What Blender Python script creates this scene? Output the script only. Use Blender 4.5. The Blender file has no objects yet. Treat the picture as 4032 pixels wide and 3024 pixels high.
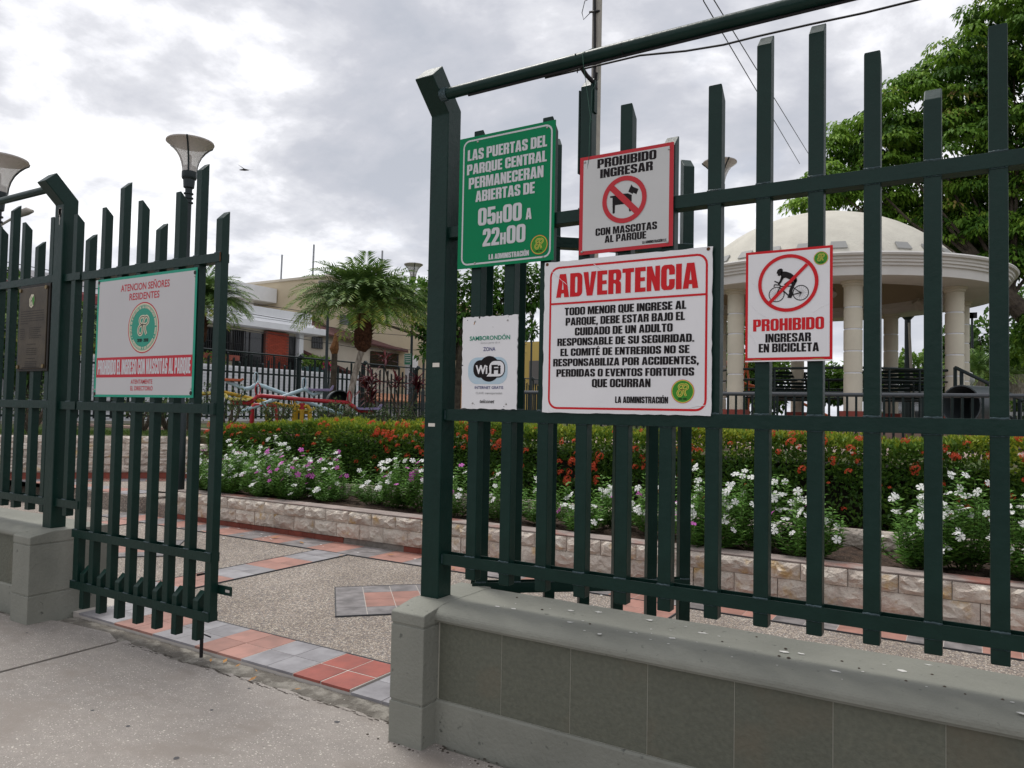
import bpy, bmesh, math, random
import numpy as np
from mathutils import Vector, Matrix
from mathutils.geometry import tessellate_polygon
random.seed(7); rng = np.random.default_rng(7)
SC = bpy.context.scene
COL = SC.collection
# ------------------------------------------------------------------ camera, sky, sun, exposure
cd = bpy.data.cameras.new('camera'); cam = bpy.data.objects.new('camera', cd); COL.objects.link(cam)
cd.sensor_width = 36; cd.lens = 26.43; cd.clip_start = .05; cd.clip_end = 3000
_y, _p, _r = math.radians(31.442), math.radians(2.083), math.radians(1.088)
_f = Vector((-math.sin(_y)*math.cos(_p), math.cos(_y)*math.cos(_p), math.sin(_p)))
_rt = Vector((math.cos(_y), math.sin(_y), 0)); _u = _rt.cross(_f)
_r2 = _rt*math.cos(_r)+_u*math.sin(_r); _u2 = -_rt*math.sin(_r)+_u*math.cos(_r)
cam.matrix_world = Matrix(((_r2.x, _u2.x, -_f.x, 0), (_r2.y, _u2.y, -_f.y, 0), (_r2.z, _u2.z, -_f.z, 1.46), (0, 0, 0, 1)))
SC.camera = cam
SC.view_settings.view_transform = 'Standard'; SC.view_settings.look = 'None'
SC.view_settings.exposure = 0.5; SC.view_settings.gamma = 1.0; SC.view_settings.use_curve_mapping = False
SUN_EL, SUN_AZ = math.radians(62), math.radians(-70)      # azimuth from +Y towards +X
W = bpy.data.worlds.new("World"); SC.world = W; W.use_nodes = True
nt = W.node_tree; nt.nodes.clear(); N = nt.nodes.new; L = nt.links.new
def wmath(op, a, b=None, c=None, clamp=False):
    n = N('ShaderNodeMath'); n.operation = op; n.use_clamp = clamp
    for i, v in enumerate((a, b, c)):
        if v is None: continue
        if isinstance(v, (int, float)): n.inputs[i].default_value = v
        else: L(v, n.inputs[i])
    return n.outputs[0]
sky = N('ShaderNodeTexSky'); sky.sky_type = 'NISHITA'; sky.sun_disc = False
sky.sun_elevation = SUN_EL; sky.sun_rotation = SUN_AZ; sky.altitude = 10; sky.air_density = 1.2; sky.dust_density = 2.0
tc = N('ShaderNodeTexCoord'); sx = N('ShaderNodeSeparateXYZ'); L(tc.outputs['Generated'], sx.inputs[0])
zz = wmath('ADD', wmath('MAXIMUM', sx.outputs[2], 0.0), 0.22)
cx = N('ShaderNodeCombineXYZ'); L(wmath('DIVIDE', sx.outputs[0], zz), cx.inputs[0]); L(wmath('DIVIDE', sx.outputs[1], zz), cx.inputs[1])
def wnoise(sc, det, rough, dist, off):
    m = N('ShaderNodeMapping'); m.inputs['Location'].default_value = off; L(cx.outputs[0], m.inputs[0])
    n = N('ShaderNodeTexNoise'); n.inputs['Scale'].default_value = sc; n.inputs['Detail'].default_value = det
    n.inputs['Roughness'].default_value = rough; n.inputs['Distortion'].default_value = dist; L(m.outputs[0], n.inputs[0]); return n.outputs[0]
n1 = wnoise(1.15, 9, .58, .35, (3.1, 1.7, 0)); n2 = wnoise(3.4, 7, .6, .2, (8, 2, 0)); n3 = wnoise(.75, 3, .5, 0, (1.3, 7.2, 0))
mixn = wmath('ADD', wmath('MULTIPLY', n1, .60), wmath('ADD', wmath('MULTIPLY', n2, .30), wmath('MULTIPLY', n3, .24)))
ramp = N('ShaderNodeValToRGB'); L(mixn, ramp.inputs[0]); e = ramp.color_ramp.elements
e[0].position = .46; e[0].color = (.40, .42, .47, 1); e[1].position = .70; e[1].color = (1.1, 1.1, 1.1, 1)
for pos, col in ((.525, (.47, .48, .525)), (.575, (.60, .605, .64)), (.61, (.80, .80, .83)), (.645, (1.0, 1.0, 1.0))):
    q = ramp.color_ramp.elements.new(pos); q.color = (*col, 1)
hz = N('ShaderNodeMapRange'); L(sx.outputs[2], hz.inputs[0]); hz.inputs[1].default_value = .0; hz.inputs[2].default_value = .30; hz.inputs[3].default_value = .72; hz.inputs[4].default_value = 0
hm = N('ShaderNodeMixRGB'); L(hz.outputs[0], hm.inputs[0]); L(ramp.outputs[0], hm.inputs[1]); hm.inputs[2].default_value = (.52, .54, .60, 1)
cl = N('ShaderNodeVectorMath'); cl.operation = 'SCALE'; L(hm.outputs[0], cl.inputs[0]); cl.inputs['Scale'].default_value = 9.5
hole = N('ShaderNodeMapRange'); L(wnoise(1.9, 6, .55, .2, (5.5, 9.1, 0)), hole.inputs[0]); hole.inputs[1].default_value = .60; hole.inputs[2].default_value = .78; hole.inputs[3].default_value = .97; hole.inputs[4].default_value = .72
mx = N('ShaderNodeMixRGB'); L(hole.outputs[0], mx.inputs[0]); L(sky.outputs[0], mx.inputs[1]); L(cl.outputs[0], mx.inputs[2])
bg = N('ShaderNodeBackground'); bg.inputs[1].default_value = .1; L(mx.outputs[0], bg.inputs[0])
wo = N('ShaderNodeOutputWorld'); L(bg.outputs[0], wo.inputs[0])
sl = bpy.data.lights.new('sun', 'SUN'); sl.energy = 1.5; sl.angle = math.radians(18); sl.color = (1, .965, .91)
so = bpy.data.objects.new('sun', sl); COL.objects.link(so)
so.rotation_euler = Vector((math.sin(SUN_AZ)*math.cos(SUN_EL), math.cos(SUN_AZ)*math.cos(SUN_EL), math.sin(SUN_EL))).to_track_quat('Z', 'Y').to_euler()

# ------------------------------------------------------------------ materials
MATS = {}
def mat(name, c, c2=None, sc=4., det=6, rough=.6, bump=0., bs=60., spec=.28, trans=0., metal=0., ramp=(.35, .65), rnd=0., stretch=None, c3=None, s3=60., t3=.62, w3=.04, rs=0.):
    if name in MATS: return MATS[name]
    m = bpy.data.materials.new(name); m.use_nodes = True; t = m.node_tree; t.nodes.clear(); n = t.nodes.new; l = t.links.new
    p = n('ShaderNodeBsdfPrincipled'); p.inputs['Roughness'].default_value = rough; p.inputs['Metallic'].default_value = metal
    p.inputs['Specular IOR Level'].default_value = spec
    o = n('ShaderNodeOutputMaterial'); tcn = n('ShaderNodeTexCoord'); mp = n('ShaderNodeMapping'); l(tcn.outputs['Object'], mp.inputs[0])
    if stretch: mp.inputs['Scale'].default_value = stretch
    def noise(s, d=6, r=.55):
        q = n('ShaderNodeTexNoise'); q.inputs['Scale'].default_value = s; q.inputs['Detail'].default_value = d; q.inputs['Roughness'].default_value = r; l(mp.outputs[0], q.inputs[0]); return q.outputs[0]
    if rnd:
        oi = n('ShaderNodeObjectInfo'); va = n('ShaderNodeVectorMath'); va.operation = 'SCALE'; l(oi.outputs['Random'], va.inputs[0]); va.inputs['Scale'].default_value = 57.
        ad = n('ShaderNodeVectorMath'); ad.operation = 'ADD'; l(tcn.outputs['Object'], ad.inputs[0]); l(va.outputs[0], ad.inputs[1]); l(ad.outputs[0], mp.inputs[0])
    if c2 is not None:
        mr = n('ShaderNodeMapRange'); l(noise(sc, det), mr.inputs[0]); mr.inputs[1].default_value = ramp[0]; mr.inputs[2].default_value = ramp[1]
        mxn = n('ShaderNodeMixRGB'); l(mr.outputs[0], mxn.inputs[0]); mxn.inputs[1].default_value = (*c, 1); mxn.inputs[2].default_value = (*c2, 1); out = mxn.outputs[0]
    else:
        rg = n('ShaderNodeRGB'); rg.outputs[0].default_value = (*c, 1); out = rg.outputs[0]
    if c3 is not None:
        mr = n('ShaderNodeMapRange'); l(noise(s3, 4), mr.inputs[0]); mr.inputs[1].default_value = t3; mr.inputs[2].default_value = t3+w3
        mxn = n('ShaderNodeMixRGB'); l(mr.outputs[0], mxn.inputs[0]); l(out, mxn.inputs[1]); mxn.inputs[2].default_value = (*c3, 1); out = mxn.outputs[0]
    if rnd:
        hs = n('ShaderNodeHueSaturation'); mr = n('ShaderNodeMapRange'); l(oi.outputs['Random'], mr.inputs[0]); mr.inputs[3].default_value = 1-rnd; mr.inputs[4].default_value = 1+rnd
        l(mr.outputs[0], hs.inputs['Value']); l(out, hs.inputs['Color']); out = hs.outputs[0]
    l(out, p.inputs['Base Color'])
    if rs:
        mr = n('ShaderNodeMapRange'); l(noise(sc*2, 4), mr.inputs[0]); mr.inputs[3].default_value = max(.05, rough-rs); mr.inputs[4].default_value = rough+rs; l(mr.outputs[0], p.inputs['Roughness'])
    if bump:
        b = n('ShaderNodeBump'); b.inputs['Strength'].default_value = 1; b.inputs['Distance'].default_value = bump; l(noise(bs, 5), b.inputs['Height']); l(b.outputs[0], p.inputs['Normal'])
    if trans:
        tr = n('ShaderNodeBsdfTranslucent'); l(out, tr.inputs[0]); ms = n('ShaderNodeMixShader'); ms.inputs[0].default_value = trans; l(p.outputs[0], ms.inputs[1]); l(tr.outputs[0], ms.inputs[2]); l(ms.outputs[0], o.inputs[0])
    else: l(p.outputs[0], o.inputs[0])
    MATS[name] = m; return m
def leafmat(name, cols, rough=.5, trans=.25, spec=.18):
    """colour by the per-leaf attribute tint"""
    m = bpy.data.materials.new(name); m.use_nodes = True; t = m.node_tree; t.nodes.clear(); n = t.nodes.new; l = t.links.new
    at = n('ShaderNodeAttribute'); at.attribute_name = 'tint'; r = n('ShaderNodeValToRGB'); l(at.outputs['Fac'], r.inputs[0])
    els = r.color_ramp.elements; els[0].position = 0; els[0].color = (*cols[0], 1); els[1].position = 1; els[1].color = (*cols[-1], 1)
    for i, cc in enumerate(cols[1:-1]):
        q = els.new((i+1)/(len(cols)-1)); q.color = (*cc, 1)
    p = n('ShaderNodeBsdfPrincipled'); p.inputs['Roughness'].default_value = rough; p.inputs['Specular IOR Level'].default_value = spec; l(r.outputs[0], p.inputs['Base Color'])
    tr = n('ShaderNodeBsdfTranslucent'); l(r.outputs[0], tr.inputs[0]); ms = n('ShaderNodeMixShader'); ms.inputs[0].default_value = trans
    o = n('ShaderNodeOutputMaterial'); l(p.outputs[0], ms.inputs[1]); l(tr.outputs[0], ms.inputs[2]); l(ms.outputs[0], o.inputs[0]); MATS[name] = m; return m
def cellmat(name, cols, scale, bump, rough=.8, stretch=None, base=None, flake=None, dark=None, big=None):
    """aggregate surface: voronoi cells in several colours, or (base given) a base with scattered flakes"""
    m = bpy.data.materials.new(name); m.use_nodes = True; t = m.node_tree; t.nodes.clear(); n = t.nodes.new; l = t.links.new
    tcn = n('ShaderNodeTexCoord'); mp = n('ShaderNodeMapping'); l(tcn.outputs['Object'], mp.inputs[0])
    if stretch: mp.inputs['Scale'].default_value = stretch
    p = n('ShaderNodeBsdfPrincipled'); p.inputs['Roughness'].default_value = rough; o = n('ShaderNodeOutputMaterial'); l(p.outputs[0], o.inputs[0])
    def vor(s, f='F1'):
        v = n('ShaderNodeTexVoronoi'); v.inputs['Scale'].default_value = s; v.feature = f; l(mp.outputs[0], v.inputs[0]); return v
    def noi(s, d=6):
        v = n('ShaderNodeTexNoise'); v.inputs['Scale'].default_value = s; v.inputs['Detail'].default_value = d; v.inputs['Roughness'].default_value = .6; l(mp.outputs[0], v.inputs[0]); return v.outputs[0]
    def mr(x, a, b, c=0, d=1):
        q = n('ShaderNodeMapRange'); l(x, q.inputs[0]); 
        for i, v in enumerate((a, b, c, d)): q.inputs[i+1].default_value = v
        return q.outputs[0]
    def mix(f, a, b, typ='MIX'):
        q = n('ShaderNodeMixRGB'); q.blend_type = typ
        for i, v in enumerate((f, a, b)):
            if isinstance(v, tuple): q.inputs[i].default_value = (*v, 1)
            elif isinstance(v, (int, float)): q.inputs[i].default_value = v
            else: l(v, q.inputs[i])
        return q.outputs[0]
    if base is None:
        v = vor(scale); sp = n('ShaderNodeSeparateColor'); l(v.outputs['Color'], sp.inputs[0]); r = n('ShaderNodeValToRGB'); r.color_ramp.interpolation = 'CONSTANT'; l(sp.outputs[0], r.inputs[0])
        els = r.color_ramp.elements; els[0].position = 0; els[0].color = (*cols[0], 1); els[1].position = 1-1/len(cols); els[1].color = (*cols[-1], 1)
        for i, cc in enumerate(cols[1:-1]):
            q = els.new((i+1)/len(cols)); q.color = (*cc, 1)
        e2 = vor(scale, 'DISTANCE_TO_EDGE'); out = mix(mr(e2.outputs['Distance'], .03, .16), (.14, .12, .105), r.outputs[0])
        out = mix(mr(noi(1.3), .35, .7), out, mix(1., out, (.72, .70, .68), 'MULTIPLY'))
        h = v.outputs['Distance']; inv = n('ShaderNodeMath'); inv.operation = 'MULTIPLY'; l(h, inv.inputs[0]); inv.inputs[1].default_value = -1; h = inv.outputs[0]
    else:
        out = mix(mr(noi(1.1), .3, .7), base[0], base[1]); out = mix(mr(noi(14), .35, .7), out, mix(1., out, (.86, .86, .86), 'MULTIPLY'))
        out = mix(mr(noi(260, 2), .35, .75), out, mix(1., out, (.62, .62, .62), 'MULTIPLY'))
        for (s, keep, rad, cc) in (flake or []):
            v = vor(s); sp = n('ShaderNodeSeparateColor'); l(v.outputs['Color'], sp.inputs[0])
            a = mr(v.outputs['Distance'], rad, rad*.8); b = mr(sp.outputs[0], keep, keep-.01)
            mm = n('ShaderNodeMath'); mm.operation = 'MULTIPLY'; l(a, mm.inputs[0]); l(b, mm.inputs[1]); out = mix(mm.outputs[0], out, cc)
        h = noi(90, 4)
    if big: out = mix(mr(noi(big[0], 5), big[1], big[2]), out, big[3])
    l(out, p.inputs['Base Color'])
    b = n('ShaderNodeBump'); b.inputs['Distance'].default_value = bump; l(h, b.inputs['Height']); l(b.outputs[0], p.inputs['Normal'])
    MATS[name] = m; return m
def glassmat(name, c, alpha):
    m = bpy.data.materials.new(name); m.use_nodes = True; t = m.node_tree; t.nodes.clear(); n = t.nodes.new; l = t.links.new
    p = n('ShaderNodeBsdfPrincipled'); p.inputs['Base Color'].default_value = (*c, 1); p.inputs['Roughness'].default_value = .25
    tr = n('ShaderNodeBsdfTransparent'); ms = n('ShaderNodeMixShader'); ms.inputs[0].default_value = alpha; o = n('ShaderNodeOutputMaterial')
    l(tr.outputs[0], ms.inputs[1]); l(p.outputs[0], ms.inputs[2]); l(ms.outputs[0], o.inputs[0]); MATS[name] = m; return m

PAINT = mat('green_paint', (.0032, .0215, .0160), (.0052, .0270, .0205), sc=9, rough=.36, bump=.0018, bs=34, spec=.24, c3=(.05, .07, .07), s3=75, t3=.735, w3=.03, rs=.1)
WELD = mat('weld_highlight', (.06, .095, .105), (.025, .045, .05), sc=90, rough=.3, bump=.003, bs=160)  # bluish highlight of the weld beads put into their lighter colour
FARPAINT = mat('dark_green_paint', (.007, .016, .016), rough=.4, spec=.3)
WALLP = mat('grey_green_plaster', (.245, .247, .212), (.195, .198, .17), sc=2.2, rough=.72, bump=.004, bs=55, c3=(.10, .105, .09), s3=26, t3=.66, w3=.08)
INFILL = mat('infill_stone', (.130, .134, .103), (.100, .104, .082), sc=60, rough=.6, bump=.005, bs=42, rnd=.06, ramp=(.3, .7), c3=(.140, .122, .088), s3=3.2, t3=.52, w3=.25)
JOINT = mat('tile_joint', (.34, .33, .28), rough=.85)
GROUT = mat('pale_grout', (.50, .46, .42), rough=.85)
MORTAR = mat('mortar', (.30, .27, .24), (.2, .18, .16), sc=12, rough=.9, bump=.01, bs=50)
PAVE = cellmat('shell_concrete', None, 0, .004, rough=.78, base=((.375, .335, .30), (.305, .275, .25)), stretch=(1, 1.5, 1),
    flake=[(30, .13, .20, (.56, .52, .46)), (46, .22, .26, (.52, .47, .42)), (80, .2, .30, (.55, .51, .46)), (140, .14, .3, (.58, .54, .48)), (42, .05, .2, (.15, .135, .12)), (85, .09, .25, (.2, .18, .165)), (5.5, .05, .075, (.06, .06, .065))], big=(2.3, .52, .66, (.24, .21, .185)))
STRIP = cellmat('broken_mortar', None, 0, .012, rough=.9, base=((.20, .18, .15), (.13, .115, .095)), flake=[(60, .1, .22, (.5, .47, .42)), (30, .05, .15, (.08, .07, .06))], big=(7, .5, .62, (.27, .25, .215)))
PEB = cellmat('washed_pebble', [(.42, .35, .28), (.58, .50, .42), (.26, .21, .18), (.38, .31, .26), (.68, .61, .52), (.18, .16, .15), (.48, .40, .32), (.33, .30, .29)], 95, .006)
TRED = mat('red_tile', (.40, .205, .165), (.29, .155, .125), sc=7, rough=.5, bump=.001, bs=50, rnd=.13)
TRED2 = mat('deep_red_tile', (.36, .10, .075), (.25, .075, .06), sc=7, rough=.45, bump=.001, bs=50, rnd=.1)
TGREY = mat('grey_tile', (.33, .32, .335), (.21, .20, .21), sc=6, rough=.5, bump=.001, bs=50, rnd=.1)
TDARK = mat('slate_grey_tile', (.27, .25, .25), (.14, .13, .13), sc=9, rough=.5, bump=.001, bs=50, rnd=.12)
STONE = mat('split_limestone', (.70, .635, .55), (.50, .425, .365), sc=7, rough=.85, bump=.035, bs=17, rnd=.13, c3=(.52, .36, .18), s3=5.0, t3=.58, w3=.12)
BSTONE = mat('pale_limestone', (.70, .63, .55), (.48, .41, .355), sc=5, rough=.85, bump=.04, bs=12, rnd=.12, c3=(.52, .38, .18), s3=3.5, t3=.62, w3=.08)
BRICK = mat('red_brick', (.27, .075, .05), (.2, .06, .045), sc=9, rough=.8, rnd=.12)
SOIL = mat('soil', (.085, .055, .04), (.04, .028, .022), sc=14, rough=.95, bump=.03, bs=40, c3=(.2, .15, .11), s3=90, t3=.64, w3=.04)
GRASSG = mat('grass_ground', (.055, .10, .022), (.09, .075, .04), sc=1.6, rough=.95, bump=.03, bs=60, ramp=(.4, .6))
WHITE = mat('white_paint', (.74, .745, .76), (.68, .685, .70), sc=1.5, rough=.6)
CREAM = mat('cream_plaster', (.60, .545, .42), (.53, .48, .37), sc=1.2, rough=.85, bump=.01, bs=12)
IVORY = mat('ivory_plaster', (.66, .615, .50), (.58, .54, .44), sc=2, rough=.8)
TAN = mat('tan_plaster', (.52, .44, .31), (.47, .395, .28), sc=.8, rough=.9)
BEIGE = mat('beige_plaster', (.55, .50, .41), (.5, .45, .37), sc=.8, rough=.9)
SHINGLE = mat('brown_shingle', (.115, .05, .045), (.08, .036, .034), sc=6, rough=.9, bump=.03, bs=5)
DARKGL = mat('dark_glass', (.012, .014, .016), rough=.08, spec=.6)
BLACK = mat('black_metal', (.012, .012, .013), rough=.5)
CONC = mat('pole_concrete', (.40, .37, .32), (.33, .305, .27), sc=3, rough=.85)
ASPH = mat('asphalt', (.06, .06, .06), (.045, .045, .045), sc=3, rough=.9)
BARK = mat('bark', (.10, .08, .06), (.05, .04, .032), sc=9, rough=.95, bump=.02, bs=30)
PALMBARK = mat('palm_bark', (.42, .37, .32), (.20, .165, .135), sc=22, rough=.9, bump=.02, bs=40, stretch=(1, 1, .35))
PALMSKIRT = mat('palm_skirt', (.13, .055, .03), (.06, .026, .016), sc=16, rough=.95, bump=.03, bs=40)
SIGNW = mat('sign_white', (.80, .79, .80), (.75, .74, .75), sc=3, rough=.35, spec=.15)
SIGNG = mat('sign_grey_white', (.60, .60, .59), (.56, .56, .55), sc=3, rough=.35, spec=.12)
SGREEN = mat('sign_green', (.004, .205, .082), rough=.3, spec=.1)
SLET = mat('sign_light_grey', (.60, .595, .61), rough=.35, spec=.1)
SRED = mat('sign_red', (.60, .022, .028), rough=.3, spec=.1)
SPINK = mat('sign_faded_red', (.52, .045, .055), rough=.35, spec=.1)
SBLK = mat('sign_black', (.016, .013, .014), rough=.35, spec=.1)
STEAL = mat('sign_teal', (.035, .33, .22), rough=.35, spec=.1)
SCREAM = mat('sign_cream', (.66, .62, .47), rough=.4, spec=.1)
SYEL = mat('sign_yellow', (.62, .62, .10), rough=.4, spec=.1)
SLIME = mat('sign_leaf_green', (.055, .25, .035), rough=.4, spec=.1)
SNAVY = mat('sign_navy', (.03, .035, .17), rough=.4, spec=.1)
SBLUE = mat('sign_pale_blue', (.42, .58, .68), (.5, .6, .67), sc=20, rough=.4)
SFADE = mat('sign_faded_grey', (.38, .38, .38), rough=.4, spec=.1)
BRONZE = mat('bronze', (.085, .066, .042), (.055, .043, .028), sc=8, rough=.42, metal=.35, bump=.001, bs=60)
BRONZED = mat('bronze_dark', (.018, .014, .01), rough=.5)
BRASS = mat('brass', (.20, .14, .06), rough=.35, metal=.7)
STEEL = mat('screw_steel', (.4, .39, .37), rough=.35, metal=.8)
RUST = mat('rust', (.16, .06, .02), (.07, .03, .015), sc=60, rough=.9)
TAPE = mat('paper_tape', (.68, .64, .57), rough=.8)
LAMPW = glassmat('milky_lamp_glass', (.62, .58, .54), .62)
LAMPU = mat('lamp_lid', (.50, .46, .42), rough=.5, trans=.35)
LAMPM = mat('lamp_metal', (.02, .03, .033), rough=.35)
BULB = mat('bulb_white', (.7, .7, .7), rough=.3)
DROP = mat('bird_dropping', (.62, .61, .58), rough=.9)
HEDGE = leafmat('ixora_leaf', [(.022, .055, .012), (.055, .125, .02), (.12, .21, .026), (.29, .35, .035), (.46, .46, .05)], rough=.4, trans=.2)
PERI = leafmat('periwinkle_leaf', [(.06, .155, .03), (.125, .27, .05), (.22, .38, .08)], rough=.5, trans=.28)
CANO = leafmat('flamboyant_leaf', [(.035, .095, .016), (.10, .21, .025), (.19, .34, .04), (.29, .44, .055), (.45, .30, .12)], rough=.6, trans=.3)
PALM = leafmat('palm_leaf', [(.045, .10, .03), (.11, .20, .05), (.20, .30, .07), (.42, .36, .07)], rough=.5, trans=.25)
ALMO = leafmat('almond_leaf', [(.03, .09, .018), (.09, .20, .03), (.20, .34, .05)], rough=.45, trans=.25)
FARL = leafmat('far_leaf', [(.03, .075, .018), (.09, .18, .03), (.22, .33, .055)], rough=.6, trans=.25)
REDL = leafmat('cordyline_leaf', [(.035, .010, .014), (.10, .016, .026), (.17, .035, .038)], rough=.5, trans=.25)
GRASS = leafmat('grass_blade', [(.04, .09, .015), (.08, .15, .03), (.16, .16, .06)], rough=.7, trans=.3)
PETW = mat('white_petal', (.82, .82, .80), rough=.6, trans=.3)
PETP = mat('pink_petal', (.62, .13, .52), rough=.6, trans=.3)
PETR = mat('ixora_petal', (.70, .115, .045), (.62, .07, .03), sc=60, rough=.55, trans=.25)
MAG = mat('magenta_petal', (.55, .02, .12), rough=.6)

# ------------------------------------------------------------------ mesh helpers
FR = {}
class B:
    def __init__(s): s.v = []; s.f = []
    def add(s, vs, fs):
        o = len(s.v); s.v += [tuple(map(float, q)) for q in vs]; s.f += [tuple(i+o for i in f) for f in fs]; return s
    def box(s, x0, x1, y0, y1, z0, z1):
        return s.add([(x0, y0, z0), (x1, y0, z0), (x1, y1, z0), (x0, y1, z0), (x0, y0, z1), (x1, y0, z1), (x1, y1, z1), (x0, y1, z1)],
                     [(0, 3, 2, 1), (4, 5, 6, 7), (0, 1, 5, 4), (1, 2, 6, 5), (2, 3, 7, 6), (3, 0, 4, 7)])
    def prism(s, poly, axis, a, b):
        """poly of 2D points; axis x: (y,z), y: (x,z), z: (x,y)"""
        def P(u, v, w): return {'x': (w, u, v), 'y': (u, w, v), 'z': (u, v, w)}[axis]
        n = len(poly); vs = [P(u, v, a) for u, v in poly]+[P(u, v, b) for u, v in poly]
        return s.add(vs, [tuple(range(n))[::-1], tuple(range(n, 2*n))]+[(i, (i+1) % n, n+(i+1) % n, n+i) for i in range(n)])
    def tube(s, pts, r, n=8, caps=True):
        pts = [Vector(p) for p in pts]; rs = r if isinstance(r, (list, tuple)) else [r]*len(pts); o = len(s.v); up = None
        for i, p in enumerate(pts):
            t = ((pts[min(i+1, len(pts)-1)]-p).normalized()+(p-pts[max(i-1, 0)]).normalized())
            t = t.normalized() if t.length > 1e-6 else Vector((0, 0, 1))
            if up is None: up = Vector((0, 0, 1)) if abs(t.z) < .9 else Vector((1, 0, 0))
            a = t.cross(up).normalized(); b = t.cross(a).normalized(); up = -b if False else up
            for k in range(n):
                q = p+(a*math.cos(2*math.pi*k/n)+b*math.sin(2*math.pi*k/n))*rs[i]; s.v.append(tuple(q))
        for i in range(len(pts)-1):
            for k in range(n): s.f.append((o+i*n+k, o+i*n+(k+1) % n, o+(i+1)*n+(k+1) % n, o+(i+1)*n+k))
        if caps: s.f.append(tuple(o+k for k in range(n))[::-1]); s.f.append(tuple(o+(len(pts)-1)*n+k for k in range(n)))
        return s
    def lathe(s, c, prof, n=24, a0=0, a1=2*math.pi):
        o = len(s.v); full = abs(a1-a0-2*math.pi) < 1e-6; m = n if full else n+1
        for r, z in prof:
            for k in range(m):
                a = a0+(a1-a0)*k/n; s.v.append((c[0]+r*math.cos(a), c[1]+r*math.sin(a), c[2]+z))
        for i in range(len(prof)-1):
            for k in range(n):
                k2 = (k+1) % m; s.f.append((o+i*m+k, o+i*m+k2, o+(i+1)*m+k2, o+(i+1)*m+k))
        return s
    def poly(s, pts): return s.add(pts, [tuple(range(len(pts)))])
def mesh(B_, name, m, smooth=False, bev=0, loc=(0, 0, 0), rz=0):
    v = np.array(B_.v, float)-np.array(loc)
    if rz:
        c, s_ = math.cos(-rz), math.sin(-rz); v = np.stack([v[:, 0]*c-v[:, 1]*s_, v[:, 0]*s_+v[:, 1]*c, v[:, 2]], 1)
    me = bpy.data.meshes.new(name); me.from_pydata(v.tolist(), [], B_.f); me.materials.append(m)
    if bev:
        bm = bmesh.new(); bm.from_mesh(me); bmesh.ops.recalc_face_normals(bm, faces=bm.faces[:])
        ed = [e for e in bm.edges if len(e.link_faces) == 2 and e.calc_face_angle(0) > .5]
        bmesh.ops.bevel(bm, geom=ed, offset=bev, segments=2, affect='EDGES', profile=.5); bm.to_mesh(me); bm.free()
    else:
        bm = bmesh.new(); bm.from_mesh(me); bmesh.ops.recalc_face_normals(bm, faces=bm.faces[:]); bm.to_mesh(me); bm.free()
    if smooth:
        me.shade_smooth()
        try: me.set_sharp_from_angle(angle=math.radians(38))
        except Exception: pass
    return me
def link(name, data, parent=None, loc=(0, 0, 0), rot=(0, 0, 0)):
    o = bpy.data.objects.new(name, data); COL.objects.link(o); o.parent = parent; o.location = loc; o.rotation_euler = rot
    if parent is not None: FR[o] = FR.get(parent, ((0, 0, 0), 0))
    return o
def tag(o, label=None, cat=None, group=None, kind=None):
    if label: o['label'] = label
    if cat: o['category'] = cat
    if group: o['group'] = group
    if kind: o['kind'] = kind
    return o
def thing(name, label, cat, loc=(0, 0, 0), rz=0, group=None):
    o = link(name, None, None, loc, (0, 0, rz)); o.empty_display_size = .1; FR[o] = (tuple(loc), rz); return tag(o, label, cat, group)
def part(parent, name, b, m, smooth=False, bev=0, local=False, label=None):
    loc, rz = FR[parent] if not local else ((0, 0, 0), 0)
    o = link(name, mesh(b, name, m, smooth, bev, loc, rz), parent)
    if label: o['label'] = label
    return o
def inst(parent, name, me, wloc, rot=(0, 0, 0), scale=None):
    loc, rz = FR[parent]; d = Vector(wloc)-Vector(loc); c, s_ = math.cos(-rz), math.sin(-rz)
    o = link(name, me, parent, (d.x*c-d.y*s_, d.x*s_+d.y*c, d.z), (rot[0], rot[1], rot[2]-rz))
    if scale: o.scale = scale
    return o
def solo(name, b, m, label=None, cat=None, group=None, kind=None, smooth=False, bev=0):
    o = link(name, mesh(b, name, m, smooth, bev)); FR[o] = ((0, 0, 0), 0); return tag(o, label, cat, group, kind)
def struct(name, b, m, **k): return solo(name, b, m, kind='structure', **k)
def npmesh(name, V, Fq, m, tint=None, smooth=False):
    me = bpy.data.meshes.new(name); me.vertices.add(len(V)); me.vertices.foreach_set('co', np.asarray(V, np.float32).ravel())
    Fq = np.asarray(Fq, np.int32); k = Fq.shape[1]; me.loops.add(Fq.size); me.loops.foreach_set('vertex_index', Fq.ravel())
    me.polygons.add(len(Fq)); me.polygons.foreach_set('loop_start', np.arange(0, Fq.size, k, dtype=np.int32)); me.polygons.foreach_set('loop_total', np.full(len(Fq), k, np.int32))
    me.update(calc_edges=True); me.validate(); me.materials.append(m)
    if tint is not None:
        a = me.attributes.new('tint', 'FLOAT', 'POINT'); a.data.foreach_set('value', np.asarray(tint, np.float32))
    return me
def norm(a): return a/np.maximum(np.linalg.norm(a, axis=-1, keepdims=True), 1e-9)
def leafquads(P, D, Nn, Ln, Wd, droop=0.):
    """one kite-shaped quad per leaf: base, left, tip, right"""
    D = norm(D); S = norm(np.cross(D, Nn)); Ln = np.asarray(Ln).reshape(-1, 1)*np.ones((len(P), 1)); Wd = np.asarray(Wd).reshape(-1, 1)*np.ones((len(P), 1))
    up = norm(np.cross(S, D)); a = P; b = P+D*Ln*.45+S*Wd*.5+up*Ln*.06; c = P+D*Ln-up*Ln*droop; d = P+D*Ln*.45-S*Wd*.5+up*Ln*.06
    V = np.stack([a, b, c, d], 1).reshape(-1, 3); F = np.arange(len(P)*4).reshape(-1, 4); return V, F
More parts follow.
